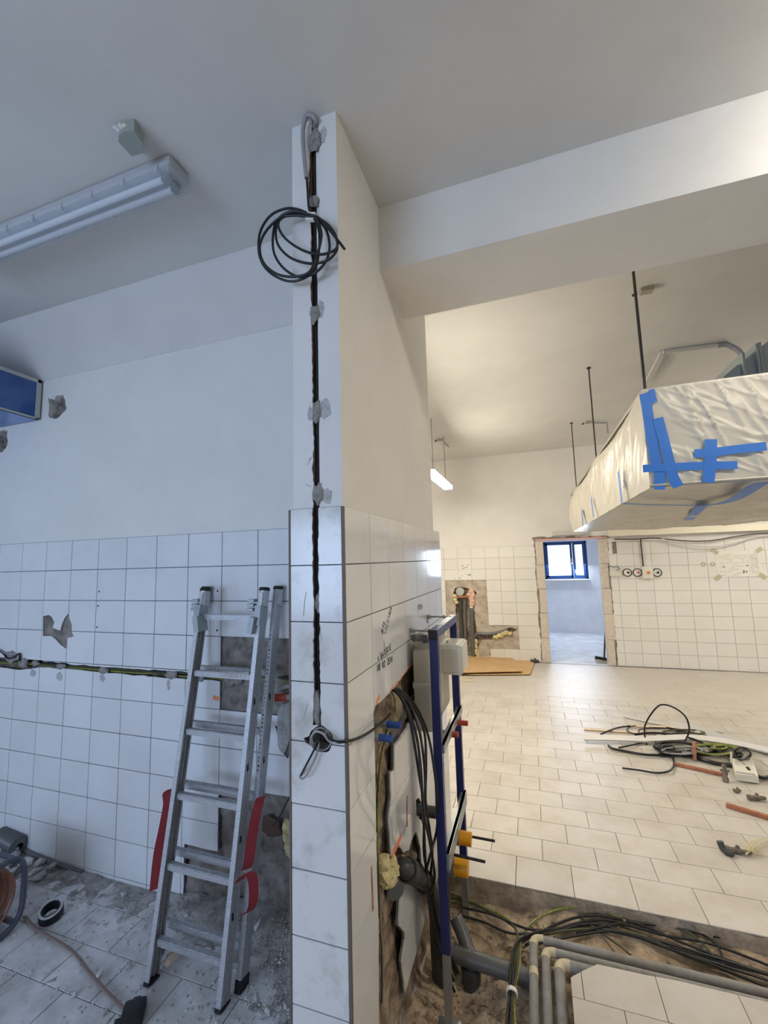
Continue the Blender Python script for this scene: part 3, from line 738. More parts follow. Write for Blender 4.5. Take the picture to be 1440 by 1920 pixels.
def copy_thing(o, loc, label=None, rotz=None):
    c = o.copy(); C.objects.link(c); c.location = loc; ORG[c.name] = Vector(loc)
    if rotz is not None: c.rotation_euler = (0, 0, rotz)
    if label: c['label'] = label
    for ch in list(o.children):
        d = ch.copy(); C.objects.link(d); d.parent = c; ORG[d.name] = Vector(loc)
        for g in list(ch.children):
            e = g.copy(); C.objects.link(e); e.parent = d; ORG[e.name] = Vector(loc)
    return c

# ------------------------------------------------------------------ ladder
LAD = Vector((-1.5, 1.69, 0))
lad = thing('ladder', LAD, 'two-section aluminium ladder leaning on the bare patch of the white tiled wall', 'ladder')
LZ = 1.69
def lp(x, z, back): return Vector((x, (1.735 if back else 1.645) + .29 * z / LZ, z))
dl = Vector((0, .29, LZ)).normalized(); nl = Vector((0, -LZ, .29)).normalized()
xs = {0: (-1.688, -1.312), 1: (-1.762, -1.286)}
def stile(x, back):
    # open C section: web and two flanges
    a = lp(x, .012, back); b = lp(x, LZ - .03, back); o = 1 if x < -1.5 else -1
    mb = MB()
    mb.beam(a - Vector((o * .009, 0, 0)), b - Vector((o * .009, 0, 0)), .004, .056, up=nl)
    for s in (-1, 1): mb.beam(a + nl * (s * .027), b + nl * (s * .027), .024, .004, up=nl)
    for s in (-1, 1): mb.beam(a + nl * (s * .012) - Vector((o * .004, 0, 0)), b + nl * (s * .012) - Vector((o * .004, 0, 0)), .012, .005, up=nl)
    for s in (-1, 0, 1): mb.beam(a + nl * (s * .019) - Vector((o * .0115, 0, 0)), b + nl * (s * .019) - Vector((o * .0115, 0, 0)), .0035, .009, up=nl)
    st = mb.build('stile', 'alu', lad)
    mb = MB(); c = lp(x, LZ - .10, back); e = lp(x, LZ - .004, back)
    lathe(mb, c, dl, [(0, .024), (.001, .026), (.082, .026), (.0825, .001)], 18); mb.build('stile_tip', 'alu', st, smooth=True)
    mb = MB(); lathe(mb, lp(x, LZ - .02, back), dl, [(0, .0275), (.010, .0285), (.018, .024), (.020, .002)], 18); mb.build('end_cap', 'black', st, smooth=True)
    mb = MB(); mb.beam(lp(x, .0, back), lp(x, .045 if back else .014, back), .030, .062, up=nl); mb.build('foot', 'black', st)
    for z in (.28, .56, .84, 1.12):
        q = lp(x - o * .0135, z + .03, back) + nl * .010; MB().box(q - Vector((.001, .006, .014)), q + Vector((.001, .006, .014))).build('slot', 'black', st)
    return st
sts = {(b, i): stile(xs[b][i], b) for b in (0, 1) for i in (0, 1)}
def zof(px, py, back):
    d = ray(px, py); y0 = 1.735 if back else 1.645; k = .29 / LZ
    t = (y0 + k * EYE[2]) / (d[1] - k * d[2]); return EYE[2] + t * d[2]
zr = [zof(x, y, 0) for x, y in ((310, 1767), (325, 1624), (342, 1492), (357, 1371), (372, 1262), (392, 1157))]
for b in (0, 1):
    for z in zr:
        if b and z > 1.3: continue
        mb = MB(); p = lp(xs[b][0] - .006, z, b); q = lp(xs[b][1] + .006, z, b)
        mb.beam(p, q, .030, .024, up=(0, 0, 1))
        for k in (-.009, 0, .009): mb.beam(p + Vector((0, k, .0135)), q + Vector((0, k, .0135)), .004, .003)
        mb.build('rung', 'alu', lad)
for i, x in enumerate(xs[0]):       # galvanised guide hooks near the top
    o = -1 if i == 0 else 1
    mb = MB(); a = lp(x, 1.50, 0) + nl * .010; b_ = lp(x, 1.595, 0) + nl * .010
    mb.beam(a, b_, .034, .066, up=nl)
    mb.beam(lp(x + o * -.026, 1.462, 0) + nl * .02, lp(x + o * -.012, 1.54, 0) + nl * .03, .030, .075, up=nl)
    mb.build('guide_bracket', 'zinc', lad)
    mb = MB()
    for k in range(3):
        c = lp(x + (-.022 if i == 0 else -.045), 1.575 + .022 * k, 0) + nl * .03; mb.box(c - Vector((.018, .016, .008)), c + Vector((.018, .016, .008)), bev=.002)
    mb.build('hook_plate', 'zinc', lad)
mb = MB()
mb.beam(lp(-1.2995, .80, 1) + nl * .0315 + Vector((.014, 0, 0)), lp(-1.2995, 1.46, 1) + nl * .0315 + Vector((.014, 0, 0)), .017, .0008, up=nl)
stk = mb.build('sticker', 'sticker', sts[(1, 1)])
mb = MB(); rn = random.Random(5)
for z in np.linspace(.83, 1.44, 34):
    c = lp(-1.2995, z, 1) + nl * .0323 + Vector((.014, 0, 0)); w = rn.uniform(.003, .006); mb.beam(c - dl * rn.uniform(.002, .007), c + dl * rn.uniform(.002, .006), w, .0004, up=nl)
mb.build('sticker_print', 'ink', sts[(1, 1)], kind='stuff')
mb = MB(); c = (lp(-1.42, zr[4], 0)); mb.sweep(smooth_path([c + Vector((-.09, 0, .002)), c + Vector((-.03, -.002, .006)), c + Vector((.02, 0, .003)), c + Vector((.08, .002, .012))], 5), .02, 9, radii=[.017 + .004 * math.sin(3.1 * k) for k in range(16)])
mb.build('plaster_splash', 'smear', lad, smooth=True)
# red strap threaded between the sections
mb = MB()
lpt = lambda px, py, Y: onY(px, py, Y)
pts = [lpt(324, 1478, 1.86), lpt(315, 1486, 1.845), lpt(316, 1506, 1.84), lpt(309, 1545, 1.82), lpt(298, 1600, 1.80), lpt(291, 1668, 1.775)]
ribbon3(mb, smooth_path(pts, 5), (1, .9, .1), .05); mb.build('strap', 'strap_red', None, label='faded red webbing strap hanging left of the ladder', cat='strap'); mb = MB()
pts = [lpt(489, 1494, 1.80), lpt(482, 1520, 1.76), lpt(474, 1560, 1.74), lpt(467, 1612, 1.72), lpt(462, 1630, 1.715)]
ribbon3(mb, smooth_path(pts, 5), (1, .9, .1), .045); mb.build('strap', 'strap_red', None, label='red webbing strap running down between the right ladder rails', cat='strap'); mb = MB()
pts = [lpt(449, 1652, 1.66), lpt(458, 1640, 1.66), lpt(470, 1640, 1.665), lpt(475, 1655, 1.67), lpt(475, 1690, 1.67), lpt(468, 1708, 1.67), lpt(457, 1713, 1.665)]
ribbon3(mb, smooth_path(pts, 5), (.8, .9, .2), .04)
mb.build('strap', 'strap_red', None, label='lower looped end of red webbing strap at the right ladder rail', cat='strap')

# ------------------------------------------------------------------ lamp that is off, on the left ceiling
def tube_lamp(x0, x1, yc, z, label, lit=False):
    t = thing('ceiling_lamp', ((x0 + x1) / 2, yc, ZC1), label, 'lamp')
    hw = .10 if lit else .058  # housing of the unseen lit lamp widened to keep its light off the ceiling
    mb = MB(); mb.box((x0, yc - hw, z + .055), (x1, yc + hw, ZC1 - .004), bev=.012); bd = mb.build('housing', 'lamp_body', t, smooth=True)
    mb = MB(); prof = [(-.060, .062), (-.060, .045), (-.052, .015), (-.034, 0.), (.034, 0.), (.052, .015), (.060, .045), (.060, .062)]
    a = [Vector((x0 + .004, yc + y, z + h)) for y, h in prof]; b = [Vector((x1 - .004, yc + y, z + h)) for y, h in prof]; n = len(prof)
    mb.add(a + b, [(i, i + 1, n + i + 1, n + i) for i in range(n - 1)] + [tuple(range(n))[::-1], tuple(range(n, 2 * n))])
    mb.build('diffuser', 'lamp_on_front' if lit else 'diffuser', t, smooth=True)
    if lit: return t
    for s in (-1, 1):
        mb = MB(); mb.cyl((x0 + .05, yc + s * .026, z + .032), (x1 - .06, yc + s * .026, z + .032), .013, 14); mb.build('tube', 'tube_off', t, smooth=True)
        mb = MB(); mb.box((x1 - .06, yc + s * .026 - .016, z + .012), (x1 - .035, yc + s * .026 + .016, z + .055), bev=.004); mb.build('lamp_holder', 'pvc_grey', t)
    k = x0 + .1
    while k < x1 - .03:
        for s in (-1, 1): MB().box((k, yc + s * .056 - .006, z + .04), (k + .022, yc + s * .056 + .006, z + .075), bev=.002).build('clip', 'lamp_body', t)
        k += .19
    return t
tube_lamp(-2.83, -1.32, 1.31, 3.42, 'unlit twin-tube fluorescent ceiling lamp with clear ribbed cover on the left')
tube_lamp(1.28, 2.78, 1.35, 3.40, 'lit fluorescent ceiling lamp with opal cover in front of the beam', lit=True)
jb = thing('junction_box', onZ(247, 270, ZC1), 'small grey octagonal junction box on the ceiling above the unlit lamp', 'box')
q = [onZ(x, y, 3.475) for x, y in ((223, 266), (224, 255), (232, 248), (251, 246), (268, 272), (269, 286), (247, 292))]
mb = MB(); prism(mb, [p + Vector((0, 0, .02)) for p in q], (0, 0, .035)); mb.build('body', 'grey_green', jb)
cq = sum(q, Vector()) / len(q); mb = MB(); prism(mb, [cq + (p - cq) * 1.05 for p in q], (0, 0, .019)); mb.build('lid', 'grey_green', jb)
for x, y in ((229, 249), (238, 246), (246, 246)):
    p = onZ(x, y, 3.50); mb = MB(); mb.cyl(p, p + Vector((-.012, -.028, .008)), .009, 10); mb.build('cable_gland', 'white_plastic', jb)

# ------------------------------------------------------------------ duct end with blue film, upper left
zt = onY(80, 712, YL).z; zb = onY(82, 786, YL).z
dt = thing('air_duct', (-3.6, 1.7, zb), 'rectangular air duct end sealed with blue film in the upper left corner', 'duct')
DXF = -3.285
mb = MB(); mb.box((-4.5, 1.15, zb), (DXF - .012, YL - .004, zt - .012)); mb.build('body', 'duct_skin', dt)
mb = MB(); mb.box((DXF - .012, 1.16, zb + .01), (DXF - .006, YL - .02, zt - .02)); mb.build('film', 'duct_film', dt)
for a, b in (((1.13, zt - .035), (YL - .004, zt - .01)), ((1.13, zb), (YL - .004, zb + .012)), ((YL - .034, zb), (YL - .004, zt - .01)), ((1.13, zb), (1.16, zt - .01))):
    mb = MB(); mb.box((DXF - .03, a[0], a[1]), (DXF + .002, b[0], b[1]), bev=.003); mb.build('flange', 'duct_edge', dt)

# ------------------------------------------------------------------ services in the left wall
rn = random.Random(9)
for i, (m, dz, dd) in enumerate((('cable_olive', .005, .016), ('cable_yg', -.007, .018), ('cable_black', .0, .02), ('cable_black', .011, .016))):
    pts = []
    for x in range(-20, 560, 40):
        yy = np.interp(x, [-20, 60, 240, 420, 550], [1241, 1246, 1259, 1271, 1276]); p = onY(x, yy, YL)
        pts.append((p.x, YL + dd + rn.uniform(-.004, .004), p.z + dz + rn.uniform(-.005, .005)))
    cable(pts, .0055, 'wall_cable', m, None, label=('olive green', 'yellow-green', 'middle black', 'upper black')[i] + ' cable running along the horizontal channel in the tiled wall', cat='cable')
tc_ = [onY(x, y, YL - .01) for x, y in ((0, 1219), (8, 1224), (20, 1226), (34, 1228), (33, 1236), (20, 1238))]
cable(tc_, .005, 'loose_cable', 'cable_grey', None, label='short grey cable curling out of the box at the far left wall', cat='cable')
tc_ = [onY(x, y, YL - .012) for x, y in ((-10, 1214), (6, 1225), (14, 1234), (26, 1232), (36, 1226), (37, 1240))]
cable(tc_, .006, 'loose_cable', 'cable_black', None, label='short black cable bent around the box at the far left wall', cat='cable')
p0 = onY(548, 1308, YL - .01); p1 = onY(515, 1308, YL - .05)
wp = thing('water_pipe', p0, 'grey pipe stub with red plug sticking out of the bare patch beside the ladder', 'pipe')
mb = MB(); mb.sweep(smooth_path([p0 + Vector((.25, .03, .02)), p0 + Vector((.05, .02, .01)), p0.lerp(p1, .5)], 4), .014, 12); mb.build('pipe', 'pvc_light', wp, smooth=True)
mb = MB(); mb.pipe(p0.lerp(p1, .35), p1, .019, .012); mb.build('plug', 'plug_red', wp, smooth=True)
mb = MB(); p2 = onY(545, 1286, YL - .005); mb.sweep(smooth_path([p2 + Vector((.2, .02, .0)), p2, p2 + Vector((-.06, .0, -.02)), p2 + Vector((-.09, .03, -.03))], 4), .014, 12)
mb.build('water_pipe', 'pvc_light', None, smooth=True, label='bare grey pipe bend above the red-plugged stub', cat='pipe')
p = onY(538, 1572, YL - .01); mb = MB()
for k in range(7): mb.rock(p + Vector((rn.uniform(-.01, .05), rn.uniform(-.01, .02), rn.uniform(-.05, .05))), .035, .025, .035, k + 5, 2)
mb.build('foam_lump', 'foam_yellow', None, smooth=True, label='pale yellow lump of foam on the wall left of the pillar', cat='foam')
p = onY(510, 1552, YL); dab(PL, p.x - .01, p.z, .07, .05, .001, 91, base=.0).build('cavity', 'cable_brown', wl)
# wires out of the round hole in the pillar
h0 = onY(598, 1388, YP + .02)
cable([h0, onY(590, 1404, YP - .02), onY(566, 1450, YP - .01), onY(545, 1490, 1.5), onY(522, 1535, 1.75), onY(511, 1549, 1.98)], .0035, 'wire', 'cable_black', None, label='black wire hanging from the round hole towards the left wall', cat='wire')
cable([h0, onY(597, 1402, YP - .02), onY(590, 1424, YP - .025), onY(578, 1448, YP - .028), onY(568, 1460, YP - .026), onY(562, 1457, YP - .024)], .0032, 'wire', 'cable_grey', None, label='grey wire hanging bent below the round hole', cat='wire')
cable([h0, onY(585, 1398, YP - .02), onY(583, 1384, YP - .03), onY(592, 1372, YP - .03), onY(606, 1376, YP - .03), onY(618, 1390, YP - .025), onY(640, 1393, YP - .02)], .0036, 'wire', 'cable_grey', None, label='grey wire curling round the rim of the round hole', cat='wire')

# ------------------------------------------------------------------ floor debris, left
def mound(u, v):
    z = .035 * math.exp(-((v - YL) / .16) ** 2) * (1 if u > -2 else .5)
    z += .10 * math.exp(-((u + .86) / .22) ** 2 - ((v - 2.0) / .26) ** 2)
    z += .12 * math.exp(-((u + 3.5) / .30) ** 2 - ((v - 2.1) / .20) ** 2)
    z += .05 * math.exp(-((u + 1.45) / .3) ** 2 - ((v - 2.08) / .12) ** 2)
    return -(z - .006)
rough(PZ(0), -4.2, 1.0, -.80, YL + .03, .018, .004, .011, 13, 8, mound).build('rubble_dust', 'dust', None, smooth=True, recalc=False, kind='stuff', label='grey building dust and grit spread along the foot of the tiled wall', cat='dust')
mb = MB(); rn = random.Random(21)
for k in range(2600):
    u = rn.uniform(-3.8, -.82); v = min(2.03, rn.triangular(.95, 2.05, 1.95))
    if rn.random() < .35: u = rn.uniform(-1.3, -.82); v = rn.uniform(1.2, 2.03)
    s = rn.uniform(.002, .007); mb.rock((u, v, max(0, -mound(u, v)) + s * .4), s, s * rn.uniform(.6, 1.6), s * .6, k, 1)
mb.build('grit', 'chip', None, kind='stuff', label='fine plaster grit scattered over the dusty left floor', cat='grit')
protos = []
for k in range(6):
    mb = MB(); mb.rock((0, 0, .0), 1, rn.uniform(.5, .9), rn.uniform(.35, .6), 300 + k, 1); protos.append(mb)
def chunk(name, u, v, z, s, m, label, cat, group, k):
    mb = MB(); src = protos[k % 6]; mb.add([p * s for p in src.v], src.f)
    o = mb.build(name, m, None); o.location = (u, v, z); o.rotation_euler = (rn.uniform(-.4, .4), rn.uniform(-.4, .4), rn.uniform(0, 6.28))
    return setp(o, label, cat, group)
for k in range(46):
    u = -2.82 - abs(rn.gauss(0, .30)); v = rn.uniform(1.74, 2.0); s = rn.uniform(.018, .046)
    chunk('plaster_chunk', u, v, max(0, -mound(u, v)) + s * .3, s, 'chip', 'broken plaster chunk in the rubble heap by the far left wall', 'rubble', 'plaster chunks in the left heap', k)
for k in range(34):
    u = rn.uniform(-2.9, -.85); v = rn.uniform(1.1, 2.0); s = rn.uniform(.010, .022)
    if abs(u + 1.5) < .26 and 1.6 < v < 1.8: continue
    chunk('plaster_chunk', u, v, max(0, -mound(u, v)) + s * .3, s, 'chip', 'pale plaster chip lying loose on the dusty floor around the ladder', 'rubble', 'plaster chips on the left floor', k)
for k in range(26):
    u = rn.uniform(-1.15, -.83); v = rn.uniform(1.15, 1.98); s = rn.uniform(.012, .026)
    chunk('plaster_chunk', u, v, max(0, -mound(u, v)) + s * .3, s, 'chip', 'plaster piece in the grey debris between ladder and pillar', 'rubble', 'plaster pieces by the pillar foot', k)
p = onZ(325, 1805, .02); chunk('stone', p.x, p.y, .025, .045, 'stone', 'light brown stone under the lowest rung of the ladder', 'stone', None, 2)
# thin tile shard standing in the debris
q = [onY(x, y, onZ(478, 1752, .02).y) for x, y in ((476, 1738), (487, 1722), (486, 1734), (477, 1750))]
mb = MB(); prism(mb, q, (0, .006, 0)); mb.build('tile_shard', 'tile', None, label='white pointed tile shard behind the right ladder foot', cat='tile')
# grey lath
mb = MB(); pts = smooth_path([onZ(-15, 1562, .10), onZ(40, 1590, .05), onZ(90, 1614, .025), onZ(156, 1634, .012)], 5)
ribbon3(mb, pts, (.3, 1, 0), .026, .012); mb.build('lath', 'wood_lath', None, label='long grey lath lying on the rubble along the left wall', cat='lath')
# ribbed hose end
mb = MB(); c = onZ(18, 1578, .10)
lathe(mb, c + Vector((-.12, .02, .0)), (1, -.1, -.05), [(0, .055)] + [(.01 * k, .055 if k % 2 else .047) for k in range(1, 22)] + [(.22, .02)], 18)
mb.build('ribbed_hose', 'pvc_grey', None, smooth=True, label='dark ribbed hose end on top of the rubble heap', cat='hose')
# cord reel at the left edge of the frame
rc = Vector((-2.75, 1.53, 0)); rl = thing('cord_reel', rc, 'dark plastic cord reel with orange cord at the left edge', 'reel')
mb = MB(); cz = .185
def rr(x, s, w=.02):
    out = []
    for a in range(28):
        t = 2 * math.pi * a / 28; c_, s_ = math.cos(t), math.sin(t); k = (abs(c_) ** 4 + abs(s_) ** 4) ** -.25
        out.append(Vector((x, rc.y +   .15 * s * c_ * k, cz + .17 * s * s_ * k)))
    return out
mb.sweep(rr(-2.585, 1.) + rr(-2.585, 1.)[:1], .014, 8); 
fr_ = mb.build('side_frame', 'reel_shell', rl, smooth=True)
mb = MB(); mb.sweep(rr(-2.92, 1.) + rr(-2.92, 1.)[:1], .014, 8); mb.build('side_frame', 'reel_shell', rl, smooth=True)
for (dy, dz) in ((.12, .145), (-.12, .145), (.12, -.15), (-.12, -.15)):
    mb = MB(); mb.cyl((-2.92, rc.y + dy, cz + dz), (-2.585, rc.y + dy, cz + dz), .012, 10); mb.build('cross_bar', 'reel_shell', rl, smooth=True)
mb = MB(); pts = []
for k in range(24 * 26):
    t = 2 * math.pi * k / 24; r = .128 + .006 * math.sin(k * .37); pts.append(Vector((-2.90 + .285 * k / (24 * 26), rc.y + r * math.cos(t), cz + r * 1.15 * math.sin(t))))
mb.sweep(pts, .0055, 6); mb.build('wound_cord', 'hose_orange', rl, smooth=True)
for d, m_ in ((0, 'cord_pinkish'), (.014, 'cord_pinkish')):
    pts = [onZ(x + d * 300, y, .012) for x, y in ((44, 1718), (62, 1738), (84, 1752), (112, 1768), (140, 1790), (165, 1822), (195, 1856), (232, 1893))]
    cable(pts, .0045, 'extension_cord', m_, None, label=('pinkish brown flat cord from the reel to the black plug' if d == 0 else 'second strand of cord beside it, nearer the ladder, on the dusty floor'), cat='cord')
pc = onZ(249, 1916, 0); pl = thing('socket_block', pc, 'black rubber plug block at the bottom edge on the dusty floor', 'plug')
Rz = Matrix.Rotation(math.radians(35), 3, 'Z')
mb = MB(); mb.box(pc + Vector((-.042, -.05, .002)), pc + Vector((.042, .05, .048)), Rz, pc, bev=.014); mb.build('body', 'black', pl, smooth=True)
mb = MB(); mb.box(pc + Vector((-.016, .045, .010)), pc + Vector((.016, .068, .036)), Rz, pc, bev=.006); mb.build('cord_grip', 'black', pl, smooth=True)
mb = MB(); mb.box(pc + Vector((-.064, -.03, .004)), pc + Vector((-.040, .0, .03)), Rz, pc, bev=.004); mb.build('lid_flap', 'black', pl, smooth=True)
rc2 = onZ(96, 1722, 0); rt = thing('tape_roll', rc2, 'black tape roll with a grey torn rim on the dusty floor', 'roll')
ax = Vector((.18, -.25, 1)); mb = MB(); lathe(mb, rc2 + Vector((0, 0, .012)), ax, [(0, .034), (0, .050), (.003, .054), (.043, .054), (.046, .050), (.046, .036), (.0, .034)], 24); mb.build('roll', 'black', rt, smooth=True)
mb = MB(); lathe(mb, rc2 + Vector((0, 0, .012)), ax, [(.043, .044), (.043, .053), (.048, .052), (.047, .042), (.043, .044)], 24); mb.build('torn_rim', 'smear', rt, smooth=True)
# ------------------------------------------------------------------ cables on the pillar front
def fp(x, y, Y=YP - .004): return onY(x, y, Y)
def chase_x(y): return (np.interp(y, [a[1] for a in ch_l], [a[0] for a in ch_l]) + np.interp(y, [a[1] for a in ch_r], [a[0] for a in ch_r])) / 2
rn = random.Random(4)
for i, (m, dx, lab) in enumerate((('cable_black', 3.4, 'black cable on the right in the vertical wall chase'), ('cable_black', 1.2, 'black cable in the middle of the vertical wall chase'), ('cable_brown', -3.4, 'brown cable on the left in the vertical wall chase'))):
    pts = [fp(chase_x(y) + dx + rn.uniform(-1, 1), y, YP + (.019, .023, .016)[i] + rn.uniform(-.002, .002)) for y in range(240, 1380, 38)]
    cable(pts, (.0042, .0036, .0042)[i], 'chase_cable', m, None, label=lab, cat='cable')
# grey conduit bend at the top
cd = [fp(590, 240, YP + .02), fp(592, 226, YP - .01), fp(585, 217, YP - .02), fp(575, 218, YP - .022), fp(569, 236, YP - .02), fp(568, 262, YP - .02), fp(571, 300, YP - .02), fp(575, 334, YP - .02)]
cable(cd, .0085, 'conduit', 'cable_grey', None, seg=12, label='pale grey conduit bent out of the top of the wall chase', cat='conduit')
cc = thing('cable_coil', fp(583, 405, YP - .03), 'black cable coil tied with white tape hanging on the pillar', 'cable')
loops = [[(583, 402), (560, 393), (537, 391), (510, 402), (492, 425), (485, 452), (488, 485), (505, 510), (535, 526), (562, 525), (588, 508), (597, 480), (599, 440), (592, 412)],
         [(583, 405), (562, 396), (540, 398), (520, 413), (512, 440), (514, 475), (532, 503), (560, 519), (588, 513), (610, 492), (618, 465), (612, 432), (594, 410)],
         [(583, 404), (552, 400), (525, 412), (517, 436), (523, 462), (546, 484), (580, 494), (612, 489), (630, 472), (632, 452), (618, 424), (596, 409)],
         [(583, 407), (552, 404), (528, 408), (522, 424), (535, 447), (565, 468), (598, 477), (624, 471), (633, 458), (624, 432), (598, 409)],
         [(583, 403), (548, 397), (520, 412), (497, 436), (487, 464), (495, 494), (520, 514), (552, 519), (580, 510), (594, 480), (603, 440), (594, 411)]]
path = []; rn = random.Random(2)
pts = [fp(575, 332, YP - .02), fp(577, 360, YP - .022), fp(579, 390, YP - .026)]
for li, lo_ in enumerate(loops):
    for k, (x, y) in enumerate(lo_):
        pts.append(fp(x, y, YP - .030 - .012 * abs(math.sin(math.pi * k / len(lo_))) - .005 * li))
pts += [fp(590, 409, YP - .04), fp(612, 425, YP - .05), fp(630, 446, YP - .05), fp(646, 467, YP - .05)]
mb = MB(); mb.sweep(smooth_path(pts, 5), .0047, 8); mb.build('cable', 'cable_black', cc, smooth=True)
mb = MB(); a = fp(585, 400, YP - .04); b = fp(581, 414, YP - .04); mb.beam(a, b, .014, .034, up=(1, 0, .3)); mb.build('tie', 'white_plastic', cc)
# cable from the round hole round the corner into the cavity
xs_ = lambda x, y, X=XW: onX(x, y, X)
cable([fp(600, 1388, YP + .03), fp(612, 1380, YP - .02), fp(628, 1390, YP - .02), fp(650, 1390, YP - .015), xs_(676, 1382, XW + .02), xs_(702, 1366, XW + .02), xs_(722, 1349, XW + .005), xs_(732, 1338, XW - .03)], .0048, 'wall_cable', 'cable_black', None, label='black cable from the round hole around the corner to the blue plugs', cat='cable')

# ------------------------------------------------------------------ pipes, plugs and cables in the side wall
def stub(px, py, x1, r, ri, mcap, label, name='pipe_plug', collar=None):
    p = onX(px, py, XW); q = Vector((x1, p.y, p.z)); t = thing(name, p, label, 'plug')
    if collar: mb = MB(); mb.cyl(p + Vector((-.04, 0, 0)), p + Vector((.014, 0, 0)), r * 1.12, 16); mb.build('collar', collar, t, smooth=True)
    mb = MB(); mb.pipe(p + Vector((.01, 0, 0)), q, r, ri); mb.build('cap', mcap, t, smooth=True)
    return t
stub(719, 1357, -.522, .013, .0095, 'plug_blue', 'upper blue pipe plug in the broken side wall', collar='pvc_light')
stub(705, 1382, -.529, .013, .0095, 'plug_blue', 'lower blue pipe plug in the broken side wall, nearer the corner', collar='pvc_light')
p = onX(783, 1518, XW); mb = MB(); mb.pipe((XW - .05, p.y, p.z), (-.50, p.y, p.z), .026, .022, 20); mb.build('pipe_stub', 'pvc_dark', None, smooth=True, label='short dark grey pipe stub behind the hanging black cables', cat='pipe')
wp = thing('waste_pipe', onX(760, 1640, XW), 'dark grey waste pipe bending from the wall down into the trench', 'pipe')
A0 = onX(745, 1622, XW - .02); A1 = onX(768, 1633, XW + .03); A2 = onX(796, 1653, -.552); A3 = onX(812, 1676, -.545); A4 = A3 + Vector((.004, .035, -.09)); A5 = Vector((A4.x, A4.y + .02, -.26))
pth = smooth_path([A0, A1, A2, A3, A4, A4.lerp(A5, .5), A5], 6)
mb = MB(); mb.sweep(pth, .037, 18); mb.build('pipe', 'pvc_dark', wp, smooth=True)
for c, d in ((A1, A2 - A0), (A2.lerp(A3, .1), A3 - A1)):
    d = d.normalized(); mb = MB(); lathe(mb, c - d * .02, d, [(0, .037), (0, .044), (.006, .047), (.02, .044), (.042, .044), (.043, .037)], 20); mb.build('collar', 'pvc_dark', wp, smooth=True)
mb = MB(); c = A2.lerp(A3, .4) + Vector((.0, -.036, .014)); mb.box(c - Vector((.014, .001, .018)), c + Vector((.014, .001, .018)), Matrix.Rotation(.5, 3, 'Y')); mb.build('sticker', 'paper', wp)
gp = onX(730, 1668, XW - .03); mb = MB(); mb.pipe((XW - .05, gp.y + .06, gp.z), (XW - .004, gp.y, gp.z), .036, .031, 18); mb.build('pipe_stub', 'pvc_grey', None, smooth=True, label='grey pipe socket set in the wall just under the yellow foam', cat='pipe')
mb = MB(); rn = random.Random(8)
for k in range(15): mb.rock(onX(732 + rn.uniform(-16, 16), 1630 + rn.uniform(-18, 18), XW - .022), .03, .034, .032, k + 60, 2)
mb.build('foam_lump', 'foam_yellow', None, smooth=True, label='yellow mounting foam around the waste pipe in the side wall', cat='foam')
pp = onX(752, 1340, XW - .045); mb = MB(); mb.sweep(smooth_path([pp + Vector((.0, -.22, -.02)), pp, pp + Vector((-.004, .2, .015)), pp + Vector((0, .45, .02))], 5), .030, 14)
mb.build('wall_pipe', 'pvc_grey', None, smooth=True, label='grey pipe lying in the dark cavity of the side wall', cat='pipe')
S0 = onX(731, 1293, XW - .015)
for i, row in enumerate(([(742, 1297), (757, 1318), (769, 1352), (778, 1400), (787, 1460), (793, 1500), (795, 1560), (800, 1640)],
                         [(745, 1296), (768, 1320), (785, 1365), (793, 1410), (797, 1460), (796, 1520), (795, 1600), (805, 1650)],
                         [(748, 1295), (775, 1325), (795, 1370), (799, 1430), (798, 1500), (806, 1560), (811, 1600), (808, 1660)],
                         [(750, 1294), (780, 1325), (803, 1380), (815, 1450), (821, 1510), (818, 1560), (805, 1610), (800, 1650)],
                         [(744, 1299), (762, 1325), (780, 1375), (789, 1440), (794, 1520), (806, 1580), (815, 1640), (812, 1680)])):
    pts = [S0 + Vector((-.03, -.02, 0)), S0] + [onX(x, y, XW + (.0, .045, .09, .12, .12, .10, .08, .06)[k] + .004 * i) for k, (x, y) in enumerate(row)]
    last = pts[-1]; pts += [Vector((last.x + .02, last.y + .05, .08)), Vector((last.x + .08, last.y + .12, -.13))]
    cable(pts, .0058, 'hanging_cable', 'cable_black', None, seg=7, label=('leftmost', 'second from the left', 'middle', 'rightmost', 'second from the right')[i] + ' of the black cables hanging from the cavity in the side wall', cat='cable')
cable([S0, onX(738, 1305, XW + .0), onX(741, 1325, XW + .005), onX(737, 1350, XW + .004), onX(727, 1375, XW + .0), onX(718, 1405, XW - .005), onX(712, 1450, XW - .01), onX(708, 1520, XW - .01), onX(707, 1600, XW - .015)], .0042, 'earth_wire', 'cable_yg', None, label='yellow-green earth wire looping past the blue plugs', cat='wire')
cable([onX(724, 1376, XW - .01), onX(716, 1410, XW - .012), onX(709, 1470, XW - .015), onX(706, 1540, XW - .02), onX(709, 1640, XW - .02), onX(712, 1740, XW - .02), onX(716, 1790, XW - .02), onX(716, 1880, XW - .02)], .004, 'earth_wire', 'cable_olive', None, label='dull green wire down the left side of the broken chase', cat='wire')

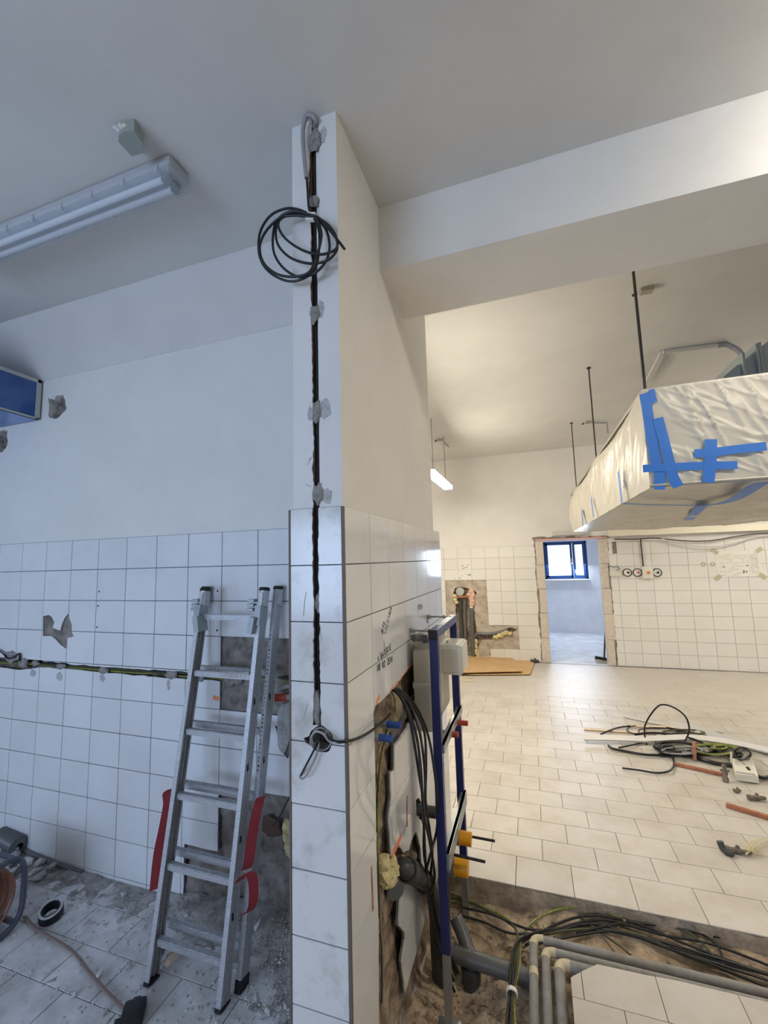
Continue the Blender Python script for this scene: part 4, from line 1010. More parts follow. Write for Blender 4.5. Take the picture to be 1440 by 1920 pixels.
# ------------------------------------------------------------------ blue installation frame with cistern
FX = -.455
fr_t = thing('installation_frame', (FX, 2.33, -.15), 'navy blue steel installation frame standing in the trench beside the wall', 'frame')
YN, YR = 2.055, 2.60; ZT = 1.475
def leg(y, zb):
    mb = MB(); mb.box((FX - .02, y - .02, zb), (FX + .02, y + .02, ZT - .041), bev=.003); l = mb.build('leg', 'navy', fr_t)
    mb = MB(); mb.box((FX - .016, y - .016, -.20), (FX + .016, y + .016, zb + .05)); mb.build('foot_tube', 'zinc', l)
    mb = MB(); mb.box((FX - .05, y - .03, -.205), (FX + .05, y + .03, -.198)); mb.build('foot_plate', 'zinc', l)
    for k in range(5): MB().cyl((FX + .0195, y, zb + .12 + .22 * k), (FX + .0208, y, zb + .12 + .22 * k), .006, 10).build('hole', 'black', l)
    mb = MB(); mb.box((FX + .0195, y - .009, zb + .12), (FX + .0212, y + .009, zb + .36)); mb.build('slot', 'black', l)
    return l
leg(YN, .09); leg(YR, .09)
mb = MB(); mb.box((FX - .02, YN - .02, ZT - .04), (FX + .02, YR + .02, ZT), bev=.003); mb.build('top_rail', 'navy', fr_t)
mb = MB(); mb.box((FX - .022, YN - .026, ZT - .043), (FX + .022, YN - .016, ZT + .002), bev=.003); mb.build('end_cap', 'black', fr_t)
mb = MB(); mb.box((FX - .02, YN + .14, ZT), (FX + .02, YN + .25, ZT + .0008)); mb.build('rail_sticker', 'sticker', fr_t)
for z, w, xo in ((.94, .036, .012), (.46, .07, .014)):
    mb = MB(); mb.box((FX + xo, YN - .01, z - w / 2), (FX + xo + .018, YR + .01, z + w / 2), bev=.002)
    mb.box((FX + xo - .012, YN - .01, z + w / 2 - .003), (FX + xo + .018, YR + .01, z + w / 2)); mb.build('cross_plate', 'zinc', fr_t)
def cap_stub(px, py, y, r, x0, x1, m, nm, rod=None):
    p = onY(px, py, y); mb = MB(); mb.pipe((x0, y, p.z), (x1, y, p.z), r, r * .7, 18); st = mb.build(nm, m, fr_t, smooth=True)
    mb = MB(); mb.cyl((x0 - .03, y, p.z), (x0 + .012, y, p.z), r * 1.15, 16); mb.build('fitting', 'zinc', st, smooth=True)
    return p.z
cap_stub(864, 1355, 2.44, .014, -.44, -.373, 'plug_red', 'red_plug')
cap_stub(851, 1377, 2.27, .0145, -.45, -.398, 'plug_red', 'red_plug')
cap_stub(868, 1571, 2.36, .032, -.44, -.37, 'plug_yellow', 'yellow_plug')
cap_stub(868, 1626, 2.25, .040, -.45, -.375, 'plug_yellow', 'yellow_plug')
for a, b, y in (((870, 1566), (928, 1577), 2.42), ((840, 1600), (910, 1616), 2.2)):
    p = onY(*a, y); q = onY(*b, y); mb = MB(); mb.cyl(p, q, .0065, 12); mb.build('threaded_rod', 'black', fr_t, smooth=True)
for y, z in ((2.127, 1.457), (2.522, 1.474)):
    mb = MB(); mb.cyl((XW - .01, y, z), (FX + .005, y, z), .005, 10); br = mb.build('wall_rod', 'zinc', fr_t, smooth=True)
    mb = MB(); mb.box((XW + .0005, y - .012, z - .035), (XW + .005, y + .016, z + .012), bev=.001); mb.box((XW, y - .010, z - .012), (XW + .03, y + .010, z - .008)); mb.build('wall_bracket', 'zinc', br)
    mb = MB(); mb.cyl((FX - .045, y, z), (FX - .035, y, z), .011, 6); mb.cyl((XW + .012, y, z), (XW + .02, y, z), .011, 6); mb.build('nut', 'zinc', br)
# cistern
mb = MB(); mb.box((-.577, 2.095, .985), (-.485, 2.565, 1.37), bev=.018); cs = mb.build('cistern', 'cistern', fr_t, smooth=True)
mb = MB(); mb.box((-.575, 2.12, 1.36), (-.49, 2.54, 1.405), bev=.02); mb.build('cistern_lid', 'cistern', cs, smooth=True)
mb = MB(); mb.box((-.579, 2.093, 1.185), (-.483, 2.567, 1.215), bev=.006); mb.build('rim_band', 'box_white', cs, smooth=True)
mb = MB(); mb.sweep(smooth_path([(-.56, 2.07, 1.43), (-.55, 2.09, 1.43), (-.52, 2.13, 1.42), (-.52, 2.15, 1.38)], 4), .018, 12); mb.build('inlet', 'pvc_grey', cs, smooth=True)
# white cover box of the flush opening
by0, by1 = 2.235, 2.43
mb = MB(); mb.box((-.475, by0, 1.222), (-.362, by1, 1.372), bev=.008); bx = mb.build('access_box', 'box_white', fr_t, smooth=True)
mb = MB(); mb.box((-.452, by0 - .006, 1.238), (-.375, by0 + .002, 1.352), bev=.003); mb.build('box_panel', 'cistern', bx)
mb = MB(); mb.box((-.366, by0 + .008, 1.232), (-.352, by1 - .006, 1.366), bev=.005); mb.build('box_rim', 'box_white', bx, smooth=True)
mb = MB(); mb.cyl((-.43, by0 + .05, 1.372), (-.43, by0 + .05, 1.385), .012, 12); mb.build('knob', 'box_white', bx)
# ------------------------------------------------------------------ trench
def sm(x, a, b): t = max(0., min(1., (x - a) / (b - a))); return t * t * (3 - 2 * t)
def soil(u, v):
    z = -.205
    z += .10 * (1 - sm(u, -.60, -.36)) * (1 - .7 * sm(v, 1.9, 2.25))
    z += .075 * sm(v, 2.52, 2.66)
    z += .055 * sm(u, -.2, -.02)
    z += .04 * (1 - sm(v, 1.5, 1.95)) * (1 - sm(u, -.3, -.1))
    z -= .09 * math.exp(-((u + .47) / .11) ** 2 - ((v - 2.12) / .2) ** 2)
    return -z
so = rough(PZ(0), -.62, .7, 3.3, 2.70, .016, 0., .022, 9, 6, soil).build('soil', 'soil', None, smooth=True, recalc=False, kind='stuff', label='brown earth and crumbled screed filling the bottom of the trench', cat='soil')
mb = MB(); rn = random.Random(77)
for k in range(2200):
    u = rn.uniform(-.585, .9) if rn.random() < .25 else rn.uniform(-.585, -.05); v = rn.uniform(1.4, 2.66)
    s = rn.uniform(.003, .009); mb.rock((u, v, -soil(u, v) + s * .3), s, s * rn.uniform(.7, 1.4), s * .7, k, 1)
mb.build('gravel', 'stone', None, kind='stuff', label='fine gravel strewn over the earth in the trench', cat='gravel')
for k in range(44):
    u = rn.uniform(-.58, -.18); v = rn.uniform(1.62, 2.1); s = rn.uniform(.012, .032); red = k % 8 == 3
    if abs(u - FX) < .07 and abs(v - YN) < .07: continue
    chunk('brick_fragment' if red else 'stone', u, v, -soil(u, v) + s * .25, s, 'stone_red' if red else 'stone', 'reddish brick fragment among the stones at the foot of the wall in the trench' if red else 'sandy coloured stone lying in the trench at the foot of the wall', 'brick' if red else 'stone', 'brick fragments in the trench' if red else 'stones in the trench', k)
# retaining cut below the camera-side pieces
mb = MB(); mb.box((-.62, .5, -.4), (3.3, .70, -.02)); shell('trim_3', mb, 'concrete')
# ------------------------------------------------------------------ insulated pipes
def lpipe(xv, yh, z, r, y0, x1, label):
    t = thing('insulated_pipe', (xv, yh, z), label, 'pipe'); g = .035
    mb = MB(); mb.cyl((xv, y0, z), (xv, yh - g, z), r, 18); mb.build('pipe_run', 'insulation', t, smooth=True)
    mb = MB(); mb.cyl((xv + g, yh, z), (x1, yh, z), r, 18); mb.build('pipe_run', 'insulation', t, smooth=True)
    a = [Vector((xv, yh - g - .012, z))] + [Vector((xv + g * (1 - math.cos(q)), yh - g + g * math.sin(q), z)) for q in np.linspace(0, math.pi / 2, 7)] + [Vector((xv + g + .012, yh, z))]
    mb = MB(); mb.sweep(a, r * 1.05, 16); mb.build('taped_elbow', 'beige_tape', t, smooth=True)
    return t
ip = lpipe(-.100, 2.462, -.085, .0195, .72, 3.2, 'outermost grey insulated pipe turning the corner in the trench')
mb = MB(); lathe(mb, (-.100, 2.25, -.085), (0, 1, 0), [(0, .019), (.0, .021), (.035, .021), (.035, .019)], 18); mb.build('tape_band', 'beige_tape', ip, smooth=True)
lpipe(-.046, 2.405, -.085, .019, .72, 3.2, 'middle one of the three grey insulated pipes in the trench')
lpipe(.012, 2.352, -.085, .0235, .72, 3.2, 'innermost thick grey insulated pipe next to the tiled island')
dp = thing('drain_pipe', (-.45, 2.30, -.2), 'dark grey drain pipe with branch at the foot of the blue frame', 'pipe')
a = onY(848, 1786, 2.30); b = onY(990, 1834, 2.30)
mb = MB(); mb.cyl(a, b + (b - a) * .1, .036, 20); mb.build('pipe', 'pvc_grey', dp, smooth=True)
a = onY(868, 1752, 2.36); b = onY(882, 1796, 2.31)
mb = MB(); mb.sweep(smooth_path([a + Vector((-.04, .03, .05)), a, a.lerp(b, .6), b, b + Vector((.005, -.0, -.08))], 4), .034, 18, radii=None); mb.build('branch', 'pvc_grey', dp, smooth=True)
mb = MB(); lathe(mb, b + Vector((.0, 0, -.03)), (0, 0, -1), [(0, .036), (0, .046), (.012, .050), (.03, .046), (.14, .046), (.14, .03)], 20); mb.build('socket', 'pvc_dark', dp, smooth=True)
c = a.lerp(b, .55) + Vector((.012, -.036, 0)); mb = MB(); mb.box(c - Vector((.010, .001, .016)), c + Vector((.010, .001, .016))); mb.build('sticker', 'paper', dp)
# ------------------------------------------------------------------ cables in the trench
rn = random.Random(31)
names = {'cable_yg': 'yellow-green', 'cable_olive': 'olive green', 'cable_black': 'black'}
def tcable(px, m, zf, label, group=None, r=.0055):
    pts = []
    for x, y in px:
        p = onZ(x, y, zf); p.z = max(p.z + rn.uniform(-.004, .004), -soil(p.x, p.y) + .024 + rn.uniform(0, .006)); pts.append(p)
    cable(pts, r, 'trench_cable', m, None, seg=7, label=label, cat='cable', group=group)
for i in range(7):
    m = ('cable_yg', 'cable_olive', 'cable_black', 'cable_yg', 'cable_olive', 'cable_black', 'cable_yg')[i]; dx = (i - 3) * 2.6; dy = (i % 3) * 4
    if i in (0, 1, 3, 4):
        px = [(846, 1680 + i * 3), (880, 1688 + dy), (915, 1703 + dy), (948, 1722 + dy), (968, 1745), (972 + dx * .6, 1780), (966 + dx * .8, 1825), (960 + dx * .6, 1862), (956 + dx, 1925), (954 + dx, 1990)]
    elif i == 6:
        px = [(1175, 1748), (1120, 1726), (1060, 1722), (1015, 1726), (988, 1742), (976, 1768), (974, 1810), (964, 1862), (966, 1925), (966, 1990)]
    else:
        px = [(1440 + 40, 1830 + dy), (1300, 1782 + dy), (1180, 1750 + dy), (1080, 1732 + dy), (1015, 1738 + dy), (972, 1765), (960 + dx, 1810), (957 + dx * .5, 1862), (952 + dx, 1925), (950 + dx, 1990)]
    tcable(px, m, -.10 + .006 * (i % 3), names[m] + ' cable bound by the white tie in the trench', 'cables bound by the white tie' if m != 'cable_black' else 'black cables bound by the white tie')
p = onZ(960, 1862, -.095); mb = MB(); lathe(mb, p + Vector((0, -.008, 0)), (0, 1, .1), [(0, .020), (0, .025), (.016, .025), (.016, .020)], 16); mb.build('cable_tie', 'white_plastic', None, smooth=True, label='white tie band around the cable bundle in the trench', cat='tie')
runs = [[(975, 1770), (1010, 1748), (1090, 1738), (1180, 1750), (1300, 1790), (1480, 1845)], [(980, 1776), (1030, 1752), (1110, 1748), (1200, 1765), (1310, 1802), (1480, 1858)],
        [(985, 1772), (1040, 1744), (1130, 1738), (1240, 1765), (1340, 1786), (1480, 1828)], [(1010, 1768), (1090, 1752), (1160, 1750), (1250, 1778), (1350, 1815), (1480, 1868)],
        [(1080, 1752), (1150, 1752), (1230, 1748), (1300, 1752), (1380, 1780), (1480, 1810)], [(1150, 1736), (1178, 1721), (1210, 1717), (1250, 1730), (1290, 1755), (1345, 1790), (1358, 1815)],
        [(1085, 1727), (1110, 1742), (1140, 1757), (1165, 1775), (1182, 1790)], [(1180, 1742), (1260, 1752), (1330, 1768), (1400, 1780), (1480, 1798)], [(1170, 1748), (1240, 1755), (1290, 1772), (1320, 1790), (1350, 1812)], [(860, 1716), (905, 1727), (950, 1748), (985, 1752), (1040, 1748), (1120, 1745), (1250, 1782), (1480, 1850)], [(868, 1702), (920, 1715), (970, 1735), (1010, 1744), (1080, 1742), (1200, 1762), (1480, 1838)]]
for i, px in enumerate(runs):
    m = ('cable_black', 'cable_olive', 'cable_black', 'cable_black', 'cable_black', 'cable_black', 'cable_olive', 'cable_black', 'cable_olive', 'cable_black', 'cable_black')[i]
    z = -.105 + .008 * (i % 4)
    lab = {5: 'black cable arching up over the bundle beside the trench edge', 6: 'short olive green cable crossing the bundle beside the trench edge'}.get(i, names[m] + ' cable of the loose bundle running along the trench edge')
    tcable(px, m, z, lab, None if i in (5, 6) else 'loose %s cables along the trench edge' % names[m], .0058)

# ------------------------------------------------------------------ things on the right floor
def fz(x, y, z=.006): return onZ(x, y, z)
yl_ = fz(1210, 1395).y
cable([onY(x, y, yl_ + .03 * math.sin(k)) for k, (x, y) in enumerate(((1213, 1398), (1209, 1380), (1209, 1362), (1220, 1340), (1238, 1322), (1262, 1326), (1284, 1342), (1292, 1362), (1290, 1378), (1283, 1391)))], .0075, 'cable', 'cable_black', None, label='black cable standing up in a loop above the cable heap', cat='cable')
def fcable(px, label, m='cable_black', r=.0075, z=.012): cable([fz(x, y, z + .012 * (k % 2)) for k, (x, y) in enumerate(px)], r, 'cable', m, None, label=label, cat='cable')
fcable([(1167, 1440), (1198, 1444), (1232, 1449), (1256, 1445), (1264, 1432), (1259, 1416), (1246, 1402), (1228, 1392)], 'black cable with a free hooked end in front of the heap')
fcable([(1141, 1398), (1150, 1404), (1175, 1409), (1210, 1415), (1260, 1416), (1300, 1415), (1330, 1412), (1352, 1405)], 'black cable along the front of the heap, left end curled', r=.011)
fcable([(1303, 1420), (1330, 1428), (1352, 1433), (1375, 1435)], 'thick black cable running from the heap into the white plate', r=.016)
fcable([(1126, 1377), (1145, 1369), (1160, 1364), (1182, 1361)], 'short black cable at the left tip of the heap')
fcable([(1190, 1377), (1225, 1374), (1265, 1378), (1300, 1386), (1330, 1400), (1355, 1412), (1378, 1422)], 'black cable lying across the top of the white strip', r=.011, z=.04)
fcable([(1160, 1402), (1180, 1398), (1205, 1392), (1222, 1388)], 'short black cable slanting into the left of the heap')
fcable([(1192, 1377), (1178, 1372), (1176, 1366), (1190, 1361), (1225, 1361), (1262, 1366), (1290, 1376), (1310, 1378)], 'thin black cable looped at the back of the heap', r=.006)
fcable([(1198, 1374), (1200, 1368), (1225, 1365), (1260, 1367), (1275, 1375), (1240, 1376)], 'thin black cable in a small flat loop at the back', r=.006)
fcable([(1320, 1371), (1350, 1374), (1360, 1380), (1340, 1372), (1400, 1395), (1440, 1408), (1460, 1412)], 'thin black cable behind the grey trunking strip', r=.006)
fcable([(1415, 1452), (1428, 1458), (1445, 1456)], 'black cable leaving the white plate on the right', r=.014)
def heap(name, cx, cy, rx, ry, n, m, r, label, seed, hz=.05):
    rr_ = random.Random(seed); pts = []
    for k in range(n * 10):
        t = 2 * math.pi * k / 10; q = .55 + .45 * math.sin(k * .31 + seed); pts.append(fz(cx + rx * q * math.cos(t) + rr_.uniform(-2, 2), cy + ry * q * math.sin(t), .012 + hz * .5 * (1 + math.sin(k * .83))))
    cable(pts, r, name, m, None, n=3, seg=6, label=label, cat='cable')
heap('cable_heap', 1258, 1401, 46, 11, 15, 'cable_black', .006, 'tangle of black cable in the middle of the heap', 2)
heap('cable_heap', 1285, 1408, 44, 8, 10, 'cable_grey', .006, 'grey cable tangled under the black ones', 3)
heap('cable_heap', 1346, 1403, 46, 12, 16, 'cable_yg', .006, 'flattened coil of yellow-green wire in the heap', 4)
heap('cable_heap', 1388, 1414, 18, 13, 5, 'cable_black', .008, 'small black cable coil behind the white plate', 5, .09)
heap('cable_heap', 1285, 1374, 46, 6, 9, 'cable_olive', .006, 'olive green wire tangle behind the white strip', 6, .03)
def strip(px, w, h, m, label, z=.03, name='trunking'):
    mb = MB(); ribbon3(mb, smooth_path([fz(x, y, z) for x, y in px], 4), (0, .9, .45), w, h)
    mb.build(name, m, None, label=label, cat='strip')
strip([(1095, 1383), (1150, 1384), (1210, 1386), (1290, 1383), (1350, 1389), (1400, 1398), (1460, 1412)], .06, .02, 'white_strip', 'long white plastic trunking strip lying across the cable heap', .045)
strip([(1256, 1358), (1310, 1371), (1360, 1385), (1410, 1398), (1470, 1414)], .09, .03, 'strip_grey', 'wide grey trunking strip at the back of the heap', .03)
strip([(1170, 1343), (1215, 1353), (1262, 1362)], .035, .015, 'strip_grey', 'narrow grey strip pointing away at the back left', .012)
strip([(1095, 1367), (1150, 1371), (1230, 1376)], .02, .012, 'wall_stain', 'thin pale wooden stick at the left of the heap', .01, 'stick')
strip([(1170, 1361), (1260, 1364), (1330, 1372)], .02, .012, 'wall_stain', 'second pale wooden stick, under the black loop', .02, 'stick')
def bar(a, b, r, label, za=.015, zb=None):
    mb = MB(); p = fz(*a, za); q = fz(*b, za) if zb is None else zb; mb.beam(p, q, r * 2, r * 1.6); mb.build('copper_bar', 'copper', None, label=label, cat='bar')
bar((1265, 1432), (1356, 1452), .013, 'copper coloured bar lying in front of the cable heap')
bar((1362, 1509), (1455, 1537), .015, 'copper coloured bar cut by the right picture edge')
p = fz(1303, 1425); bar((1303, 1425), (0, 0), .013, 'short copper coloured bar standing up against the white strip', .01, onY(1301, 1391, p.y + .03))
p = fz(1398, 1440, .03); wb = thing('switch_plate', p, 'white plastic plate with holes and cable stubs beside the heap', 'plate')
q = [fz(x, y, .06) for x, y in ((1370, 1421), (1412, 1426), (1422, 1456), (1380, 1451))]
mb = MB(); prism(mb, q, (0, 0, -.05)); mb.build('body', 'box_white', wb)
mb = MB()
for x, y in ((1389, 1425), (1402, 1440), (1404, 1443)): c = fz(x, y, .061); mb.cyl(c, c + Vector((0, 0, .006)), .012, 10)
mb.build('hole', 'black', wb, kind='stuff')
mb = MB(); mb.beam(fz(1371, 1430, .06), onY(1371, 1411, fz(1371, 1430, .06).y), .012, .012); mb.build('tab', 'box_white', wb)
mb = MB()
for k in range(7):
    t = k / 7; a = fz(1383 + 36 * t, 1448 + 5 * t, .0615); mb.box(a - Vector((.006, .016, .001)), a + Vector((.006, .016, .001)))
mb.build('rib', 'cable_grey', wb, kind='stuff')
p = fz(1361, 1466, 0); tp = thing('tap_fitting', p, 'old brass tap fitting standing upright at the end of the copper bar', 'tap')
mb = MB(); lathe(mb, p, (0, 0, 1), [(0, .020), (.025, .022), (.04, .015), (.055, .019), (.08, .023), (.095, .014), (.12, .017), (.135, .008)], 14); mb.build('body', 'brass_old', tp, smooth=True)
mb = MB(); mb.cyl(p + Vector((-.03, .0, .085)), p + Vector((.032, 0, .085)), .009, 10); mb.build('spout', 'brass_old', tp, smooth=True)
def fitting(x, y, L, r, ang, label, name='pipe_fitting', m='brass_old'):
    p = fz(x, y, 0); t = thing(name, p, label, 'fitting'); d = Vector((math.cos(ang), math.sin(ang), 0)); c = p + Vector((0, 0, r))
    mb = MB(); lathe(mb, c - d * L / 2, d, [(0, .3 * r), (0, r), (.2 * L, r), (.22 * L, .8 * r), (.4 * L, .8 * r), (.42 * L, r), (.6 * L, r), (.62 * L, .7 * r), (.9 * L, .7 * r), (L, .4 * r)], 14); mb.build('body', m, t, smooth=True)
    mb = MB(); mb.cyl(c, c + Vector((.2 * r, .3 * r, 1.5 * r)), .55 * r, 10); mb.build('stem', m, t, smooth=True)
    return t
fitting(1383, 1486, .05, .014, .3, 'small brass fitting lying alone on the right floor')
fitting(1420, 1501, .12, .019, .2, 'brass valve fitting lying above the right copper bar')
vt = fitting(1384, 1601, .14, .018, -.05, 'grey valve elbow with frayed yellow hemp on the right floor', m='brass_old')
p = fz(1361, 1597, .02); mb = MB(); mb.sweep(smooth_path([p + Vector((.035, 0, 0)), p + Vector((.01, .0, 0)), p + Vector((-.012, .01, .012)), p + Vector((-.02, .02, .045))], 4), .018, 12); mb.build('elbow', 'pvc_dark', vt, smooth=True)
mb = MB(); rn = random.Random(5)
for k in range(16):
    a = fz(1398, 1603, .015); e = fz(1398 + rn.uniform(8, 46), 1600 + rn.uniform(-28, 14), .004); mb.sweep(smooth_path([a, a.lerp(e, .4) + Vector((rn.uniform(-.02, .02), rn.uniform(-.02, .02), rn.uniform(0, .04))), e], 5), .0013, 4)
mb.build('hemp', 'foam_yellow', vt, kind='stuff')
# cardboard by the far wall
def sheet(px, z, label):
    mb = MB(); prism(mb, [fz(x, y, z) for x, y in px], (0, 0, .008)); mb.build('cardboard_sheet', 'cardboard', None, label=label, cat='cardboard')
sheet([(850, 1231), (868, 1229), (960, 1234), (980, 1259), (862, 1262)], .05, 'upper brown cardboard sheet on the floor by the far wall')
sheet([(956, 1233), (998, 1236), (1001, 1247), (994, 1265), (880, 1266), (870, 1262)], .014, 'lower brown cardboard sheet sticking out to the right')
fitting(1003, 1243, .14, .03, .1, 'small black pipe piece beside the cardboard', m='pvc_dark')
cable([fz(x, y, .01) for x, y in ((862, 1268), (872, 1272), (888, 1270), (890, 1276), (876, 1278), (866, 1276))], .006, 'string', 'foam_yellow', None, label='pale loose string in front of the cardboard', cat='string')

# ------------------------------------------------------------------ on the far wall
def fyp(x, y, Y=YF): return onY(x, y, Y)
def fpipe(px, r, m, label, Y=YF + .02, name='wall_pipe'):
    mb = MB(); mb.sweep(smooth_path([fyp(x, y, Y) for x, y in px], 4), r, 14); mb.build(name, m, None, smooth=True, label=label, cat='pipe')
fpipe([(863, 1124), (864, 1160), (866, 1200), (867, 1240)], .035, 'pvc_dark', 'left dark drain pipe in the opened far wall', YF + .03)
fpipe([(871, 1124), (872, 1160), (873, 1200), (874, 1240)], .028, 'pvc_grey', 'second grey pipe beside it in the opened far wall', YF + .03)
fpipe([(884, 1140), (885, 1170), (886, 1200), (888, 1240)], .038, 'pvc_grey', 'right grey waste pipe with a branch on the far wall', YF - .005)
fpipe([(886, 1200), (890, 1193), (896, 1188), (915, 1189), (935, 1186), (952, 1181)], .028, 'pvc_grey', 'grey branch pipe running right in the bare patch', YF + .01)
fpipe([(884, 1118), (884, 1140), (884, 1150)], .032, 'white_plastic', 'white pipe piece under the pink foam', YF + .0)
mb = MB(); rn = random.Random(6)
for x, y, s in ((884, 1108, .055), (886, 1117, .06), (886, 1126, .055), (885, 1133, .05), (880, 1115, .04), (884, 1122, .05)): mb.rock(fyp(x, y, YF - .005), s, .045, s, int(x * y), 2)
mb.build('foam_lump', 'foam_pink', None, smooth=True, label='pink foam around the pipe in the opened far wall', cat='foam')
mb = MB()
for x, y, s in ((852, 1118, .05), (853, 1124, .05), (855, 1129, .035)): mb.rock(fyp(x, y, YF), s, .04, s, int(x * y), 2)
mb.build('foam_lump', 'foam_yellow', None, smooth=True, label='yellow foam at the left rim of the far wall hole', cat='foam')
mb = MB()
for x, y, s in ((930, 1195, .05), (938, 1192, .05), (944, 1188, .055), (950, 1186, .05), (955, 1188, .045)): mb.rock(fyp(x, y, YF - .005), s * 1.2, .04, s * .8, int(x * y), 2)
mb.build('foam_lump', 'foam_yellow', None, smooth=True, label='yellow foam along the branch pipe in the bare patch', cat='foam')
mb = MB()
for x, y, s in ((893, 1203, .03), (893, 1212, .04), (894, 1222, .045), (896, 1230, .04)): mb.rock(fyp(x, y, YF), s, .03, s * 1.5, int(x * y), 2)
mb.build('foam_lump', 'foam_yellow', None, smooth=True, label='yellow foam strip beside the right waste pipe', cat='foam')
p = fyp(863, 1109, YF + .02); mb = MB(); mb.cyl(p, p + Vector((0, -.03, 0)), .075, 18); mb.build('pipe_cover', 'duct_edge', None, smooth=True, label='round grey cover in the hole at the top of the bare patch', cat='cover')
mb = MB(); a = fyp(854, 1119, YF + .0); b = fyp(880, 1118, YF + .0); mb.beam(a, b, .03, .035); mb.build('brick_bar', 'copper', None, label='orange brick piece bridging the hole in the far wall', cat='brick')
for i, (x, lab, dot) in enumerate(((1176, 'leftmost round socket on the far wall', 'black'), (1195, 'round socket with a red middle on the far wall', 'red_soft'), (1232, 'round socket right of the square switch on the far wall', 'black'))):
    p = fyp(x, 1073.5, YF); t = thing('wall_socket', p, lab, 'socket')
    mb = MB(); lathe(mb, p, (0, -1, 0), [(0, .068), (.012, .068), (.014, .055), (.004, .052)], 24); mb.build('ring', 'socket_ring', t, smooth=True)
    mb = MB(); mb.cyl(p, p + Vector((0, -.008, 0)), .053, 24); mb.build('insert', 'white_plastic', t)
    mb = MB(); q = p + Vector((.012, -.008, 0)); mb.cyl(q, q + Vector((0, -.012, 0)), .018, 12); mb.build('middle', dot, t)
p = fyp(1213.5, 1073.5, YF); t = thing('wall_switch', p, 'square white switch box with an orange knob on the far wall', 'switch')
mb = MB(); mb.box(p + Vector((-.075, -.06, -.095)), p + Vector((.075, 0, .095)), bev=.008); mb.build('body', 'box_white', t, smooth=True)
mb = MB(); mb.cyl(p + Vector((.005, -.06, 0)), p + Vector((.005, -.075, 0)), .022, 14); mb.build('knob', 'orange_knob', t)
a = fyp(1201, 1011, YF - .02); b = fyp(1206, 1062, YF - .02); mb = MB(); mb.cyl(a, b, .010, 10); mb.build('cable_drop', 'rod_dark', None, smooth=True, label='dark cable dropping to the square switch', cat='cable')
p = fyp(1154, 1075, YF); mb = MB(); mb.box(p + Vector((-.09, -.03, -.045)), p + Vector((.09, 0, .045)), bev=.008); mb.build('wall_box', 'box_white', None, smooth=True, label='low cream wall box right of the door opening', cat='box')
cable([fyp(x, y, YF - .03) for x, y in ((1141, 1060), (1150, 1063), (1158, 1062), (1161, 1067), (1156, 1070))], .008, 'wire', 'cable_grey', None, label='grey wire curl above the cream wall box', cat='wire')
mb = MB(); mb.box((1.27, YF - .09, 2.10), (4.9, YF, 2.20), bev=.006); mb.build('cable_trunking', 'trunk_lit', None, label='white cable trunking along the far wall below the wrapped hood', cat='trunking')
mb = MB(); mb.box((.40, YF - .06, 2.15), (.95, YF, 2.215), bev=.004); mb.build('cable_trunking', 'strip_grey', None, label='short grey trunking piece above the door opening under the hood end', cat='trunking')
cable([fyp(x, y, YF - .05) for x, y in ((1152, 1011), (1190, 1011), (1230, 1009), (1280, 1014), (1330, 1014), (1380, 1006), (1420, 1001), (1470, 1000))], .009, 'wall_cable', 'rod_dark', None, label='dark cable along the top of the right far wall', cat='cable')
cable([fyp(x, y, YF - .06) for x, y in ((1240, 1010), (1270, 1018), (1310, 1025), (1345, 1025), (1380, 1018), (1410, 1008), (1430, 1004), (1470, 1004))], .010, 'wall_cable', 'strip_grey', None, label='pale cable sagging below the dark one on the far wall', cat='cable')
pq = [fyp(x, y, YF - .002) for x, y in ((1340, 1034), (1423, 1031), (1430, 1080), (1346, 1083))]
pt = thing('paper_sheet', pq[3], 'large printed paper sheet taped to the right far wall', 'paper')
mb = MB(); prism(mb, pq, (0, -.002, 0)); mb.build('sheet', 'paper', pt)
mb = MB(); rn = random.Random(12)
def pl2(a, b): return pq[0].lerp(pq[1], a).lerp(pq[3].lerp(pq[2], a), b) + Vector((0, -.0035, 0))
for b in np.linspace(.12, .92, 13):
    a = .06
    while a < .92:
        w = rn.uniform(.03, .2)
        if a > .72 or rn.random() < .55: mb.beam(pl2(a, b), pl2(min(a + w, .95), b), .001, .007 if a < .72 or b > .7 else .012, up=(0, 0, 1))
        a += w + .03
mb.build('print', 'ink_pale', pt, kind='stuff')
mb = MB()
for a, b in ((.58, .84), (.64, .82), (.585, .78), (.15, .6), (.68, .58)): c = pl2(a, b); mb.beam(c, c + Vector((.02, 0, 0)), .001, .025)
mb.build('bold_print', 'ink_soft', pt, kind='stuff')
mb = MB()
for a, b in ((0, 0), (1, 0), (0, 1), (1, 1)): c = pl2(a, b); mb.box(c - Vector((.05, .0008, .03)), c + Vector((.05, .0, .03)), Matrix.Rotation(.7 if a == b else -.7, 3, 'Y'))
mb.build('tape_corner', 'beige_tape', pt, kind='stuff')
for x in (1319, 1336):
    p = fyp(x, 1058, YF); mb = MB(); lathe(mb, p, (0, -1, 0), [(0, .035), (.004, .035), (.005, .02), (.002, .018)], 18); mb.build('screw_cover', 'beige_tape', None, smooth=True, label='small round cover left of the paper sheet, %s one' % ('left' if x == 1319 else 'right'), cat='cover')
